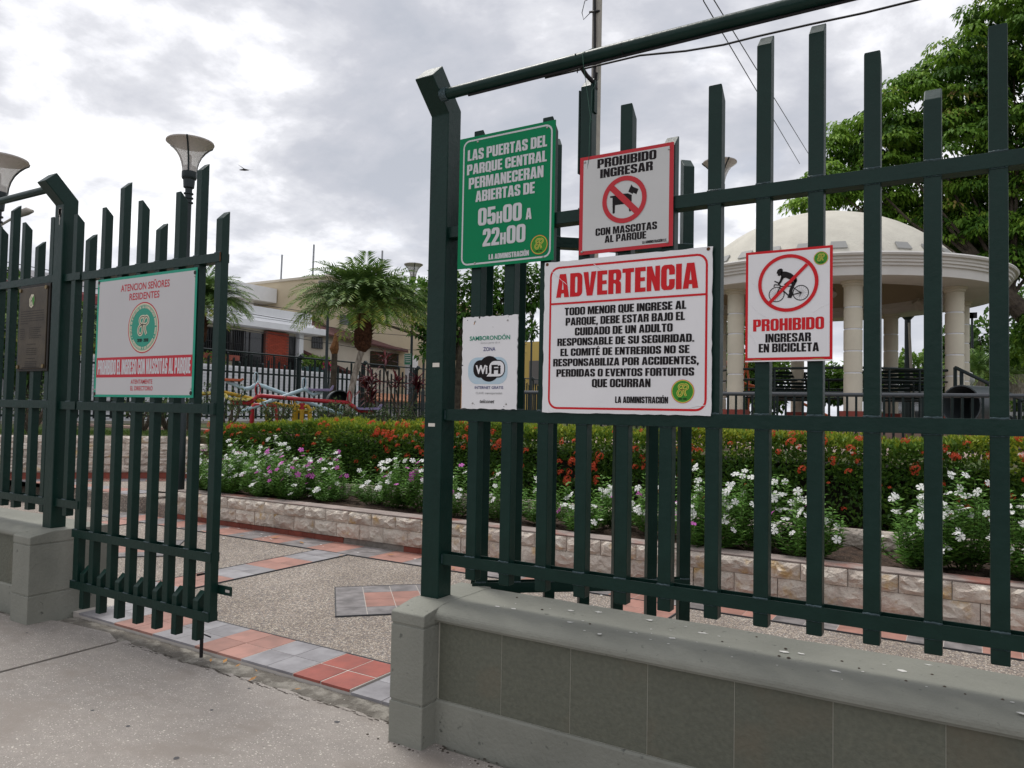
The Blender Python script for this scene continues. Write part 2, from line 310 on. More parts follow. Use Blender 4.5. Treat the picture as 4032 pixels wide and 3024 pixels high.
def leafobj(parent, name, P, D, Nn, Ln, Wd, tint, m, droop=0., **k):
    loc, rz = FR[parent] if parent is not None else ((0, 0, 0), 0)
    V, F = leafquads(np.asarray(P)-np.array(loc), D, Nn, Ln, Wd, droop); o = link(name, npmesh(name, V, F, m, np.repeat(tint, 4)), parent)
    if parent is None: FR[o] = ((0, 0, 0), 0)
    return tag(o, **k)
def rdir(n): return norm(rng.normal(size=(n, 3)))
# ------------------------------------------------------------------ lettering
def rr(x0, y0, x1, y1, r, n=4, corners=(1, 1, 1, 1)):
    out = []
    for (cx_, cy_, a, on) in ((x1-r, y1-r, 0, corners[1]), (x0+r, y1-r, 90, corners[0]), (x0+r, y0+r, 180, corners[3]), (x1-r, y0+r, 270, corners[2])):
        if on:
            for i in range(n+1):
                t = math.radians(a+90*i/n); out.append((cx_+r*math.cos(t), cy_+r*math.sin(t)))
        else: out.append((x1 if a in (0, 270) else x0, y1 if a in (0, 90) else y0))
    return out
_O = [rr(0, 0, .58, 1, .19), rr(.23, .15, .35, .85, .058)]
_S = [(0, .36), (0, .2), (.03, .07), (.13, 0), (.43, 0), (.53, .07), (.56, .2), (.56, .36), (.53, .45), (.45, .52), (.27, .62), (.235, .67), (.235, .8), (.28, .86), (.325, .8), (.325, .68), (.56, .68), (.56, .8), (.53, .93), (.43, 1), (.13, 1), (.03, .93), (0, .8), (0, .66), (.03, .57), (.11, .5), (.29, .40), (.325, .35), (.325, .2), (.28, .14), (.235, .2), (.235, .36)]
_C = [(.57, .6), (.57, .8), (.54, .93), (.44, 1), (.13, 1), (.03, .93), (0, .8), (0, .2), (.03, .07), (.13, 0), (.44, 0), (.54, .07), (.57, .2), (.57, .42), (.335, .42), (.335, .2), (.285, .14), (.235, .2), (.235, .8), (.285, .86), (.335, .8), (.335, .6)]
_G = [(.57, .62), (.57, .8), (.54, .93), (.44, 1), (.13, 1), (.03, .93), (0, .8), (0, .2), (.03, .07), (.13, 0), (.36, 0), (.42, .05), (.45, 0), (.57, 0), (.57, .53), (.30, .53), (.30, .4), (.335, .4), (.335, .2), (.285, .14), (.235, .2), (.235, .8), (.285, .86), (.335, .8), (.335, .62)]
_U = [(0, 1), (0, .2), (.03, .07), (.13, 0), (.45, 0), (.55, .07), (.58, .2), (.58, 1), (.345, 1), (.345, .2), (.29, .14), (.235, .2), (.235, 1)]
_Bo = [(0, 0), (.40, 0), (.52, .03), (.57, .11), (.58, .20), (.58, .38), (.56, .46), (.48, .52), (.55, .57), (.575, .66), (.575, .83), (.55, .93), (.48, .985), (.38, 1), (0, 1)]
_Ro = [(0, 0), (.235, 0), (.235, .43), (.29, .43), (.335, .38), (.335, 0), (.57, 0), (.57, .38), (.55, .47), (.48, .52), (.55, .57), (.575, .66), (.575, .83), (.55, .93), (.48, .985), (.38, 1), (0, 1)]
_Po = [(0, 0), (.235, 0), (.235, .37), (.40, .37), (.52, .41), (.56, .52), (.565, .6), (.565, .83), (.54, .93), (.48, .985), (.38, 1), (0, 1)]
_Ao = [(0, 0), (.23, 0), (.25, .17), (.37, .17), (.39, 0), (.62, 0), (.46, 1), (.16, 1)]
_E = [(0, 0), (.46, 0), (.46, .17), (.235, .17), (.235, .43), (.43, .43), (.43, .585), (.235, .585), (.235, .83), (.455, .83), (.455, 1), (0, 1)]
def acc(x): return [(x-.09, 1.05), (x+.03, 1.05), (x+.16, 1.22), (x-.02, 1.22)]
GL = {'O': (.58, [_O]), '0': (.58, [_O]), 'Ó': (.58, [_O, [acc(.29)]]), 'Q': (.58, [_O, [[(.36, -.02), (.60, -.1), (.60, .0), (.50, .02)]]]), 'S': (.56, [[_S]]), 'C': (.57, [[_C]]), 'G': (.57, [[_G]]), 'U': (.58, [[_U]]),
 'B': (.58, [[_Bo, rr(.235, .15, .345, .44, .05), rr(.235, .585, .345, .85, .05)]]), 'R': (.58, [[_Ro, rr(.235, .57, .345, .85, .05)]]), 'P': (.565, [[_Po, rr(.235, .51, .335, .85, .05)]]),
 'D': (.58, [[rr(0, 0, .58, 1, .2, corners=(0, 1, 1, 0)), rr(.235, .16, .345, .84, .05)]]), 'A': (.62, [[_Ao, [(.268, .33), (.352, .33), (.31, .74)]]]),
 'E': (.46, [[_E]]), 'É': (.46, [[_E], [acc(.23)]]), 'F': (.45, [[[(0, 0), (.235, 0), (.235, .42), (.42, .42), (.42, .575), (.235, .575), (.235, .83), (.45, .83), (.45, 1), (0, 1)]]]),
 'L': (.43, [[[(0, 0), (.43, 0), (.43, .17), (.235, .17), (.235, 1), (0, 1)]]]), 'I': (.235, [[[(0, 0), (.235, 0), (.235, 1), (0, 1)]]]),
 'T': (.51, [[[(.1375, 0), (.3725, 0), (.3725, .83), (.51, .83), (.51, 1), (0, 1), (0, .83), (.1375, .83)]]]),
 'H': (.58, [[[(0, 0), (.235, 0), (.235, .42), (.345, .42), (.345, 0), (.58, 0), (.58, 1), (.345, 1), (.345, .6), (.235, .6), (.235, 1), (0, 1)]]]),
 'N': (.56, [[[(0, 0), (.2, 0), (.2, .46), (.35, 0), (.56, 0), (.56, 1), (.36, 1), (.36, .56), (.22, 1), (0, 1)]]]),
 'M': (.76, [[[(0, 0), (.2, 0), (.2, .66), (.30, 0), (.46, 0), (.56, .66), (.56, 0), (.76, 0), (.76, 1), (.47, 1), (.38, .45), (.29, 1), (0, 1)]]]),
 'V': (.6, [[[(.17, 0), (.43, 0), (.6, 1), (.37, 1), (.3, .32), (.23, 1), (0, 1)]]]), 'Y': (.58, [[[(.175, 0), (.405, 0), (.405, .38), (.58, 1), (.35, 1), (.29, .66), (.23, 1), (0, 1), (.175, .38)]]]),
 'Z': (.44, [[[(0, 0), (.44, 0), (.44, .17), (.24, .17), (.44, .83), (.44, 1), (.02, 1), (.02, .83), (.2, .83), (0, .17)]]]),
 'J': (.36, [[[(0, 0), (.2, 0), (.31, .04), (.35, .13), (.36, .25), (.36, 1), (.125, 1), (.125, .23), (.1, .17), (0, .17)]]]),
 '2': (.54, [[[(0, 0), (.53, 0), (.53, .17), (.26, .17), (.44, .42), (.51, .53), (.54, .66), (.54, .8), (.51, .93), (.41, 1), (.13, 1), (.03, .93), (0, .8), (0, .66), (.225, .66), (.225, .8), (.27, .86), (.315, .8), (.315, .66), (.28, .56), (.0, .15)]]]),
 '5': (.56, [[[(0, .33), (0, .2), (.03, .07), (.13, 0), (.42, 0), (.53, .07), (.56, .2), (.56, .48), (.53, .6), (.42, .65), (.33, .65), (.235, .59), (.235, .83), (.52, .83), (.52, 1), (.02, 1), (.02, .44), (.235, .44), (.28, .51), (.325, .44), (.325, .2), (.28, .14), (.235, .2), (.235, .33)]]]),
 '1': (.36, [[[(.125, 0), (.36, 0), (.36, 1), (.16, 1), (0, .84), (0, .72), (.125, .72)]]]), '8': (.58, [[rr(0, 0, .58, 1, .19), rr(.235, .14, .345, .43, .05), rr(.235, .58, .345, .86, .05)]]),
 '6': (.57, [[rr(0, 0, .57, 1, .19), rr(.235, .14, .335, .5, .05)]]), '.': (.2, [[[(0, 0), (.2, 0), (.2, .18), (0, .18)]]]), ',': (.2, [[[(0, 0), (.05, -.17), (.12, -.17), (.2, .03), (.2, .18), (0, .18)]]]),
 '-': (.3, [[[(0, .38), (.3, .38), (.3, .54), (0, .54)]]]), ' ': (.2, [])}
GL['O'] = (.58, [_O]); GL['0'] = GL['O']; GL['Ó'] = (.58, [_O, [acc(.29)]])
_tc = {}
def glyph(ch):
    if ch in _tc: return _tc[ch]
    w, groups = GL[ch]; vs = []; fs = []
    for g in groups:
        loops = [[Vector((a, b, 0)) for a, b in c] for c in g]; o = len(vs)
        for t in tessellate_polygon(loops): fs.append(tuple(o+i for i in t))
        for lp in loops: vs += [(p.x, p.y) for p in lp]
    _tc[ch] = (w, vs, fs); return _tc[ch]
def itext(b, text, x0, z0, x1, z1, y, xf=None):
    """heavy condensed capitals; h = small capital H; fills the box x0..x1, baseline z0, cap height z1"""
    gap = .045; W_ = 0; pl = []
    for ch in text:
        k = .66 if ch == 'h' else 1; w, vs, fs = glyph('H' if ch == 'h' else ch); pl.append((W_, k, vs, fs)); W_ += w*k+gap
    W_ -= gap; sx_ = (x1-x0)/W_; sz_ = z1-z0
    for off, k, vs, fs in pl:
        if xf: b.add([xf((off+u*k)*sx_, v*k*sz_) for u, v in vs], fs)
        else: b.add([(x0+(off+u*k)*sx_, y, z0+v*k*sz_) for u, v in vs], fs)
def ftext(b, text, x0, z0, x1, h, y, off=0., shear=0.):
    """plain face lettering from the built-in font, x extent and capital height given"""
    def ev(tx):
        cu = bpy.data.curves.new('t', 'FONT'); cu.body = tx; cu.offset = off; cu.shear = shear; cu.resolution_u = 3; o = bpy.data.objects.new('t', cu); COL.objects.link(o)
        bpy.context.view_layer.update(); me = o.evaluated_get(bpy.context.evaluated_depsgraph_get()).to_mesh()
        v = [tuple(q.co) for q in me.vertices]; f = [tuple(p.vertices) for p in me.polygons]; o.to_mesh_clear() if False else None
        bpy.data.objects.remove(o); bpy.data.curves.remove(cu); return v, f
    v, f = ev(text); hc = .70; xs = [q[0] for q in v]; a, w = min(xs), max(xs)-min(xs)
    b.add([(x0+(q[0]-a)*(x1-x0)/w, y, z0+q[1]*h/hc) for q in v], f)
def disc(b, cx_, cz, r, y, n=40, r2=None, sx_=1.):
    if r2 is None: b.add([(cx_+r*sx_*math.cos(2*math.pi*i/n), y, cz+r*math.sin(2*math.pi*i/n)) for i in range(n)], [tuple(range(n))])
    else:
        b.add([(cx_+q*sx_*math.cos(2*math.pi*i/n), y, cz+q*math.sin(2*math.pi*i/n)) for q in (r, r2) for i in range(n)], [(i, (i+1) % n, n+(i+1) % n, n+i) for i in range(n)])
def rect(b, x0, z0, x1, z1, y): b.add([(x0, y, z0), (x1, y, z0), (x1, y, z1), (x0, y, z1)], [(0, 1, 2, 3)])
def frame(b, x0, z0, x1, z1, w, y, r=0., n=5):
    if r <= 0: A = [(x0, z0), (x1, z0), (x1, z1), (x0, z1)]; I = [(x0+w, z0+w), (x1-w, z0+w), (x1-w, z1-w), (x0+w, z1-w)]
    else: A = rr(x0, z0, x1, z1, r, n); I = rr(x0+w, z0+w, x1-w, z1-w, max(r-w, .001), n)
    k = len(A); b.add([(u, y, v) for u, v in A+I], [(i, (i+1) % k, k+(i+1) % k, k+i) for i in range(k)])
def stroke(b, pts, w, y):
    pts = [Vector((p[0], 0, p[1])) for p in pts]; sm = []
    for i in range(len(pts)-1):       # Catmull-Rom
        p0, p1, p2, p3 = pts[max(i-1, 0)], pts[i], pts[i+1], pts[min(i+2, len(pts)-1)]
        for k in range(5):
            t = k/5; sm.append(.5*((2*p1)+(p2-p0)*t+(2*p0-5*p1+4*p2-p3)*t*t+(3*p1-p0-3*p2+p3)*t**3))
    sm.append(pts[-1]); vs = []
    for i, p in enumerate(sm):
        t = (sm[min(i+1, len(sm)-1)]-sm[max(i-1, 0)]).normalized(); nn = Vector((-t.z, 0, t.x))*w/2
        vs += [(p.x+nn.x, y, p.z+nn.z), (p.x-nn.x, y, p.z-nn.z)]
    b.add(vs, [(2*i, 2*i+1, 2*i+3, 2*i+2) for i in range(len(sm)-1)])
MONO = ([(.12, .56), (-.22, .54), (-.38, .36), (-.30, .14), (-.08, .06), (.34, .06)], [(-.1, .06), (-.40, -.06), (-.50, -.32), (-.38, -.54), (-.16, -.52), (-.06, -.3), (-.03, .1), (.10, .42), (.30, .56), (.50, .44), (.50, .2), (.32, .06)], [(.22, .06), (.22, -.28), (.36, -.56)])
def emblem(sign, cx_, cz, r, y, years, cols=(SLIME, SYEL, SRED, SYEL, BLACK), big=False):
    b = B(); disc(b, cx_, cz, r*.90, y); e_ = part(sign, 'emblem', b, cols[0])
    b = B(); disc(b, cx_, cz, r, y, r2=r*.955); part(e_, 'outer_ring', b, cols[2])
    b = B(); disc(b, cx_, cz, r*.955, y-.0002, r2=r*.90); part(e_, 'inner_ring', b, cols[1])
    s_ = r*(.62 if big else .86); b = B(); zc = cz+r*(.08 if big else .1)
    for st in MONO: stroke(b, [(cx_+u*s_, zc+v*s_) for u, v in st], s_*.21, y-.0006-.0002*MONO.index(st))
    part(e_, 'monogram', b, cols[3]); b = B()
    for st in MONO: stroke(b, [(cx_+u*s_, zc+v*s_) for u, v in st], s_*.045, y-.0014-.0002*MONO.index(st))
    part(e_, 'monogram_line', b, cols[4])
    b = B(); itext(b, years, cx_-r*.36, cz-r*(.56 if big else .70), cx_+r*.36, cz-r*(.56 if big else .70)+r*.13, y-.0006)
    if big:
        pass
    part(e_, 'lettering', b, SBLK)
    if big:
        b = B(); disc(b, cx_, cz, r*.885, y-.0004, r2=r*.87); disc(b, cx_, cz, r*.70, y-.0004, r2=r*.69) if False else None
        def arc(text, a0, a1, top):
            n_ = len(text); 
            for i, ch in enumerate(text):
                if ch == ' ': continue
                t = math.radians(a0+(a1-a0)*(i+.5)/n_); w, vs, fs = glyph(ch); h = r*.095; k = h*.85/.6
                if top: ex, ez, ox, oz = math.sin(t), -math.cos(t), math.cos(t), math.sin(t); rad = r*.755
                else: ex, ez, ox, oz = -math.sin(t), math.cos(t), -math.cos(t), -math.sin(t); rad = r*.755+h
                px, pz = cx_+rad*math.cos(t), cz+rad*math.sin(t)
                b.add([(px+ex*(u-w/2)*k+ox*v*h, y-.0005, pz+ez*(u-w/2)*k+oz*v*h) for u, v in vs], fs)
        arc('COMITE DE MORADORES DE LA URBANIZACIÓN ENTRE RIOS', 200, -20, True); arc('FRATERNIDAD Y SOLIDARIDAD', 215, 325, False)
        for a in (207, -27): 
            t = math.radians(a); disc(b, cx_+r*.8*math.cos(t), cz+r*.8*math.sin(t), r*.028, y-.0005, 6)
        part(e_, 'circular_lettering', b, SCREAM)
    return e_
def screws(sign, pts, y, m=STEEL, r=.005):
    b = B()
    for px, pz in pts: b = B(); b.add([(px+q*math.cos(i*math.pi/5), y-h, pz+q*math.sin(i*math.pi/5)) for q, h in ((r, 0), (r*.8, .002), (r*.3, .003)) for i in range(10)], [(i, (i+1) % 10, 10+(i+1) % 10, 10+i) for i in range(10)]+[(10+i, 10+(i+1) % 10, 20+(i+1) % 10, 20+i) for i in range(10)]+[tuple(range(20, 30))]); part(sign, 'screw', b, m)
def panel(sign, x0, z0, x1, z1, m, y=2.742, t=.004, jag=0):
    b = B()
    if jag:
        P_ = []
        for (ax, az, bx_, bz) in ((x0, z0, x1, z0), (x1, z0, x1, z1), (x1, z1, x0, z1), (x0, z1, x0, z0)):
            n_ = 26
            for i in range(n_):
                t_ = i/n_; j = random.uniform(0, jag)*(1 if random.random() > .35 else .2); dx = (1 if ax == bx_ and ax == x0 else -1 if ax == bx_ else 0); dz = (1 if az == bz and az == z0 else -1 if az == bz else 0)
                P_.append((ax+(bx_-ax)*t_+dx*j, az+(bz-az)*t_+dz*j))
        b.prism(P_, 'y', y, y+t)
    else: b.box(x0, x1, y, y+t, z0, z1)
    return part(sign, 'panel', b, m)

# ------------------------------------------------------------------ ground of the street and the court
b = B(); b.add([(-300, -300, -.08), (300, -300, -.08), (300, 300, -.08), (-300, 300, -.08)], [(0, 1, 2, 3)]); struct('ground', b, ASPH)
def jl(a, c, n, j, seed=1):
    r_ = random.Random(seed); return [(a[0]+(c[0]-a[0])*i/n, a[1]+(c[1]-a[1])*i/n+r_.uniform(-j, j)) for i in range(n+1)]
edge = jl((-4.375, 2.72), (-3.7, 2.672), 14, .012, 2)+jl((-3.68, 2.68), (-3.25, 2.712), 10, .014, 3)[1:]+jl((-3.24, 2.71), (-2.0, 2.70), 28, .012, 4)[1:]+[(-1.9, 2.62), (8, 2.62)]
b = B(); b.prism([(-4.375, -6), (8, -6)]+edge[::-1], 'z', -.06, .030); struct('pavement', b, PAVE)
b = B(); b.prism([(-30, -6), (-4.392, -6), (-4.405, 2.69), (-4.6, 2.76), (-5.1, 2.72), (-5.5, 2.60), (-30, 2.60)], 'z', -.06, .030); struct('pavement', b, PAVE)
b = B(); b.prism([(-30, 2.5), (8, 2.5), (8, 3.0), (-30, 3.0)], 'z', -.06, .016); b.prism([(-4.42, -6), (-4.35, -6), (-4.35, 2.5), (-4.42, 2.5)], 'z', -.06, .012); struct('pavement_edge', b, STRIP)
vs = []; fs = []; nx, ny = 90, 8
for i in range(nx+1):
    for j in range(ny+1):
        X = -5.12+(3.2)*i/nx; Y = 2.66+.175*j/ny; vs.append((X, Y, .022+.005*random.random()+(.004 if j > 3 else 0)))
for i in range(nx):
    for j in range(ny): fs.append((i*(ny+1)+j, (i+1)*(ny+1)+j, (i+1)*(ny+1)+j+1, i*(ny+1)+j+1))
b = B(); b.add(vs, fs); tag(solo('mortar_rubble', b, STRIP), kind='stuff')
court = None
b = B(); b.box(-24, 8, 3.245, 5.86, -.06, .046); b.box(-24, -9.0, 5.86, 5.90, -.06, .046); court = struct('courtyard', b, PEB)
b = B(); b.box(-24, -2.65, 2.845, 3.245, -.06, .0552); b.box(-2.65, 8, 2.845, 3.245, -.06, .040); thr = struct('threshold', b, GROUT)
TS = .2055
TM = {}
def tile_mesh(m, s=TS, g=.004, t=.014, key=None):
    k = (m.name, round(s, 4), key)
    if k not in TM:
        b = B(); h = s/2-g/2; b.box(-h, h, -h, h, -t, 0); TM[k] = mesh(b, 'tile', m, bev=.0007)
    return TM[k]
def block(par, x, y, m, z=.054, s=TS, rz=0, n=2, g=.0035, sy=1.):
    for i in range(n):
        for j in range(n):
            u, v = (i-(n-1)/2)*s, (j-(n-1)/2)*s*sy; c, s_ = math.cos(rz), math.sin(rz)
            inst(par, 'tile', tile_mesh(m, s, g), (x+u*c-v*s_, y+u*s_+v*c, z+random.uniform(-.0006, .0006)), (random.uniform(-.003, .003), random.uniform(-.003, .003), rz+random.uniform(-.003, .003)), scale=(1, sy, 1))
tc_ = [(-5.10, TRED), (-4.90, TGREY), (-4.49, TRED), (-4.08, TGREY), (-3.675, TRED), (-3.265, TGREY), (-2.855, TRED2), (-2.445, TGREY), (-2.035, TRED), (-1.625, TGREY)]
for x, m in tc_[1:]:
    block(thr, x, 3.045 if m is not TRED2 else 3.04, m, z=.057 if x < -2.5 else .044, s=.2035, g=.0035 if m is not TRED2 else .009)
def strip(par, x0, y0, x1, y1, w=.007, z=.0565):
    d = Vector((x1-x0, y1-y0)).normalized(); n_ = Vector((-d.y, d.x))*w/2; b = B(); b.prism([(x0+n_.x, y0+n_.y), (x1+n_.x, y1+n_.y), (x1-n_.x, y1-n_.y), (x0-n_.x, y0-n_.y)], 'z', .03, z); part(par, 'edge_strip', b, mat('edge_strip', (.06, .062, .068), rough=.5))
def bed(par, pts): b = B(); b.prism(pts, 'z', .02, .0528); part(par, 'grout_bed', b, GROUT)
for xc in (-8.66, -5.33, -2.0):
    bed(court, [(xc-.207, 3.25), (xc+.207, 3.25), (xc+.207, 5.41), (xc-.207, 5.41)]); strip(court, xc-.211, 3.25, xc-.211, 5.40); strip(court, xc+.211, 3.25, xc+.211, 5.40)
bed(court, [(-9.4, 5.42), (3, 5.42), (3, 5.84), (-9.4, 5.84)]); strip(court, -9.4, 5.414, 3, 5.414); strip(thr, -6, 3.249, 3, 3.249, z=.059)
for xc in (-7.0, -3.67, -.34):
    r_ = .2095*2*math.sqrt(2)+.004; Q = [(xc-r_, 4.372), (xc, 4.372-r_), (xc+r_, 4.372), (xc, 4.372+r_)]; bed(court, [(xc+(a-xc)*.985, 4.372+(c-4.372)*.985) for a, c in Q])
    for i in range(4): strip(court, *Q[i], *Q[(i+1) % 4])
def band_y(xc, y0, y1, ph=0):
    y = y0; k = ph
    while y+.41 <= y1+.02: block(court, xc, y+.2158, (TRED, TGREY)[k % 2], sy=1.05); y += .4316; k += 1
    return
for xc in (-8.66, -5.33, -2.0): band_y(xc, 3.25, 5.42, 0 if xc != -5.33 else 1)
x = -9.4; k = 0
while x < 3: block(court, x+.2055, 5.625, (TRED, TDARK)[(k+1) % 2]); x += .411; k += 1
for xc in (-7.0, -3.67, -.34):       # diamonds: slate tiles round four red ones
    for i in range(4):
        for j in range(4):
            u, v = (i-1.5)*.2095, (j-1.5)*.2095; c = math.sqrt(.5)
            inst(court, 'tile', tile_mesh(TRED if i in (1, 2) and j in (1, 2) else TDARK, .2095, .005), (xc+(u-v)*c, 4.372+(u+v)*c, .0548), (0, 0, math.pi/4+random.uniform(-.004, .004)))

b = B()
for gx, gy in ((-3.05, 2.34), (-2.47, 2.57), (-3.5, 2.03), (-5.0, 2.47), (-3.13, 2.62), (-2.75, 1.95), (-3.2, 2.02)):
    r_ = random.uniform(.008, .016); b.poly([(gx+r_*math.cos(k*.7)*random.uniform(.8, 1.3), gy+r_*math.sin(k*.7)*random.uniform(.7, 1.1), .0312) for k in range(9)])
tag(solo('gum_spots', b, mat('old_gum', (.075, .073, .078), rough=.7)), kind='stuff')
b = B()
for k in range(1, 90):
    t_ = k/90; x = -4.35+2.3*t_; y = 2.688+random.uniform(-.02, .012); w = random.uniform(.004, .012)
    b.add([(x, y, .0305), (x+.035, y+random.uniform(-.006, .006), .031), (x+.03, y+w, .030), (x+.004, y+w, .030)], [(0, 1, 2, 3)])
pass
tag(solo('crack_debris', b, mat('crack_dirt', (.06, .05, .04), rough=.95)), kind='stuff')
# ------------------------------------------------------------------ low street walls with piers
def wall(name, label, X0, X1, pier, tiles, sgn):
    """X0..X1 wall, pier = (x0, x1)"""
    w = thing(name, label, 'wall', (pier[0], 2.55, 0))
    b = B(); b.prism([(2.645, -.06), (2.645, .205), (2.652, .213), (2.668, .213), (2.668, .548), (3.04, .548), (3.04, -.06)], 'x', X0, X1); part(w, 'plinth', b, WALLP)
    b = B(); b.box(X0, X1, 2.6588, 2.668, .213, .548); part(w, 'grout_bed', b, JOINT)
    prof = [(3.055, .548), (3.062, .56), (3.062, .598), (3.05, .612), (2.72, .612), (2.68, .609), (2.66, .605), (2.647, .600), (2.637, .594), (2.630, .587), (2.626, .580), (2.624, .572), (2.624, .560), (2.627, .556), (2.634, .555), (2.636, .548)]
    b = B()
    n_ = int((X1-X0)/.12)+1
    rx = [X0+(X1-X0)*i/n_ for i in range(n_+1)]; o = 0; vs = []
    for x in rx:
        j = random.uniform(-.0018, .0018)
        vs += [(x, y-(j if y < 2.7 else 0), z+(j*.7 if z > .56 else 0)) for y, z in prof]
    m_ = len(prof); b.add(vs, [(i*m_+k, i*m_+(k+1) % m_, (i+1)*m_+(k+1) % m_, (i+1)*m_+k) for i in range(n_) for k in range(m_)]+[tuple(range(m_)), tuple(range(n_*m_, (n_+1)*m_))])
    part(w, 'coping', b, WALLP)
    b = B(); tw = tiles[2]; th = .333; b.box(-tw/2+.0008, tw/2-.0008, 0, .0075, 0, th); tm = mesh(b, 'facing_tile', INFILL, bev=.0006)
    x = tiles[0]
    while x < tiles[1]-.02: inst(w, 'facing_tile', tm, (x+tw/2, 2.658, .2145)); x += tw
    a, c = pier
    for nm, z0, z1, g in (('pier_base', -.06, .206, 0), ('pier_shaft', .214, .532, .001), ('pier_cap', .540, .598, 0)):
        b = B(); b.box(a+g, c-g, 2.55+g, 3.07, z0, z1) if nm != 'pier_cap' else b.prism([(2.55, z0), (2.55, .584), (2.556, .590), (2.70, .6145), (3.07, .6145), (3.07, z0)], 'x', a, c); part(w, nm, b, WALLP, bev=.004)
    b = B(); b.box(a+.006, c-.006, 2.556, 3.06, .2, .545); part(w, 'pier_core', b, WALLP)
    return w
wall('low_wall', 'grey-green plastered low wall with brown stone facing tiles under the fence right of the gateway', -1.975, 3.2, (-2.152, -1.972), (-1.967, 3.1, .3165), 1)
wall('low_wall', 'grey-green plastered low wall with a square pier at the left edge beside the closed gate leaf', -14, -5.36, (-5.385, -5.172), (-13.6, -5.4, .3165), -1)
b = B()
for i in range(220):
    x = random.uniform(-2.3, 1.2); y = 2.55-abs(random.gauss(0, .03)) if x < -1.97 else 2.64-abs(random.gauss(0, .035)); r_ = random.uniform(.002, .008)
    b.lathe((x, y, .029), [(0, r_*.6), (r_*.8, r_*.4), (r_, 0)], 5)
tag(solo('wall_foot_dirt', b, MATS['crack_dirt']), kind='stuff')
b = B()
for i in range(60):
    x = random.uniform(-1.9, 1.0); y = random.uniform(2.66, 3.0); r_ = random.choice((.003, .004, .006, .011))*random.uniform(.7, 1.2)
    if i < 9: r_ = .012
    n_ = 9; P_ = [(x+r_*random.uniform(.35, 1.25)*math.cos(k*2*math.pi/n_)*1.5, y+r_*random.uniform(.35, 1.25)*math.sin(k*2*math.pi/n_), .6142) for k in range(n_)]
    b.poly(P_)
tag(solo('bird_droppings', b, DROP), kind='stuff')
b = B()
for i in range(26):
    x = random.uniform(-1.9, 1.0); y = random.uniform(2.7, 3.0); r_ = random.uniform(.003, .006); b.lathe((x, y, .613), [(0, .004), (r_, .002), (r_*1.2, 0)], 6)
tag(solo('dry_crumbs', b, BARK), kind='stuff')

# ------------------------------------------------------------------ street fence
PK = {}
def picket_mesh(z0, zt, kind, w=.0515, d=.05, m=None, back=.05):
    k = (round(z0, 3), round(zt, 3), kind, w, (m or PAINT).name)
    if k not in PK:
        if kind == 'A': P_ = [(0, z0), (d, z0), (d, zt+back), (0, zt)]
        else: P_ = [(0, z0), (d, z0), (d, zt-back), (0, zt)]
        b = B(); b.prism(P_, 'x', 0, w); PK[k] = mesh(b, 'picket', m or PAINT, bev=.0035)
    return PK[k]
def rail(par, x0, x1, z0, z1, name='rail', yf=2.7545, bars=(), lip='low'):
    b = B(); b.box(x0, x1, yf, yf+.004, z0, z1); b.box(x0, x1, yf+.0605, yf+.0645, z0, z1)
    zc = z0+.0005 if lip == 'low' else z1-.0045
    b.box(x0+.001, x1-.001, yf+.0042, yf+.0603, zc, zc+.004)
    r_ = part(par, name, b, PAINT, bev=.0012)
    wb = B()
    for x in bars:
        pts = [(x+.0515*i/8, yf+.0015+random.uniform(-.0005, .0005), z1+.001+random.uniform(-.0012, .0012)) for i in range(9)]; wb.tube(pts, .0040, 5)
        pts = [(x+.0515*i/6, yf+.003, z0-.001+random.uniform(-.001, .001)) for i in range(7)]; wb.tube(pts, .0018, 4)
    if bars: tag(part(r_, 'weld_bead', wb, WELD, smooth=True), kind='stuff')
    return r_
def gate_post(par, x0, x1, zb=.605, name='post'):
    b = B(); b.prism([(2.735, zb), (2.835, zb), (2.835, 2.863), (2.682, 3.020), (2.608, 2.948), (2.735, 2.820)], 'x', x0, x1); return part(par, name, b, PAINT, bev=.005)
fr = thing('street_fence', 'dark green steel picket fence standing on the right-hand low wall, carrying five signs', 'fence', (-2.13, 2.76, .61))
gate_post(fr, -2.14, -2.04)
BR = [(-1.913, 2.72, 'B'), (-1.738, 2.50, 'A'), (-1.559, 2.715, 'B'), (-1.380, 2.811, 'A'), (-1.201, 2.700, 'B'), (-1.023, 2.50, 'A'), (-.8435, 2.702, 'B'), (-.6655, 2.812, 'A'), (-.487, 2.812, 'A'), (-.309, 2.702, 'B'), (-.131, 2.502, 'A'), (.0485, 2.704, 'B'), (.227, 2.812, 'A'), (.405, 2.70, 'B'), (.584, 2.50, 'A')]+[(.7625+.1785*i, (2.70, 2.81, 2.70, 2.50)[i % 4], 'BABA'[i % 4]) for i in range(13)]
for x, zt, k in BR: inst(fr, 'picket', picket_mesh(.714, zt, k), (x, 2.76, 0))
bx_ = [q[0] for q in BR]
rail(fr, -2.038, 3.15, 2.248, 2.298, bars=bx_[3:], lip='low'); rail(fr, -2.038, 3.15, 1.413, 1.4645, bars=bx_); rail(fr, -2.038, 3.15, .765, .8145, bars=bx_)
b = B(); b.tube([(-2.04, 2.69, 2.887), (-1.2, 2.69, 2.893), (3.15, 2.69, 2.892)], .0255, 18); part(fr, 'top_pipe', b, PAINT, smooth=True)
b = B(); b.tube([(-2.045, 2.69, 2.887), (-2.01, 2.69, 2.887)], .030, 14); b.tube([(-2.037, 2.757, .77), (-2.037, 2.757, .81)], .004, 5); b.tube([(-2.037, 2.757, 1.42), (-2.037, 2.757, 1.46)], .004, 5); tag(part(fr, 'weld_bead', b, WELD), kind='stuff')
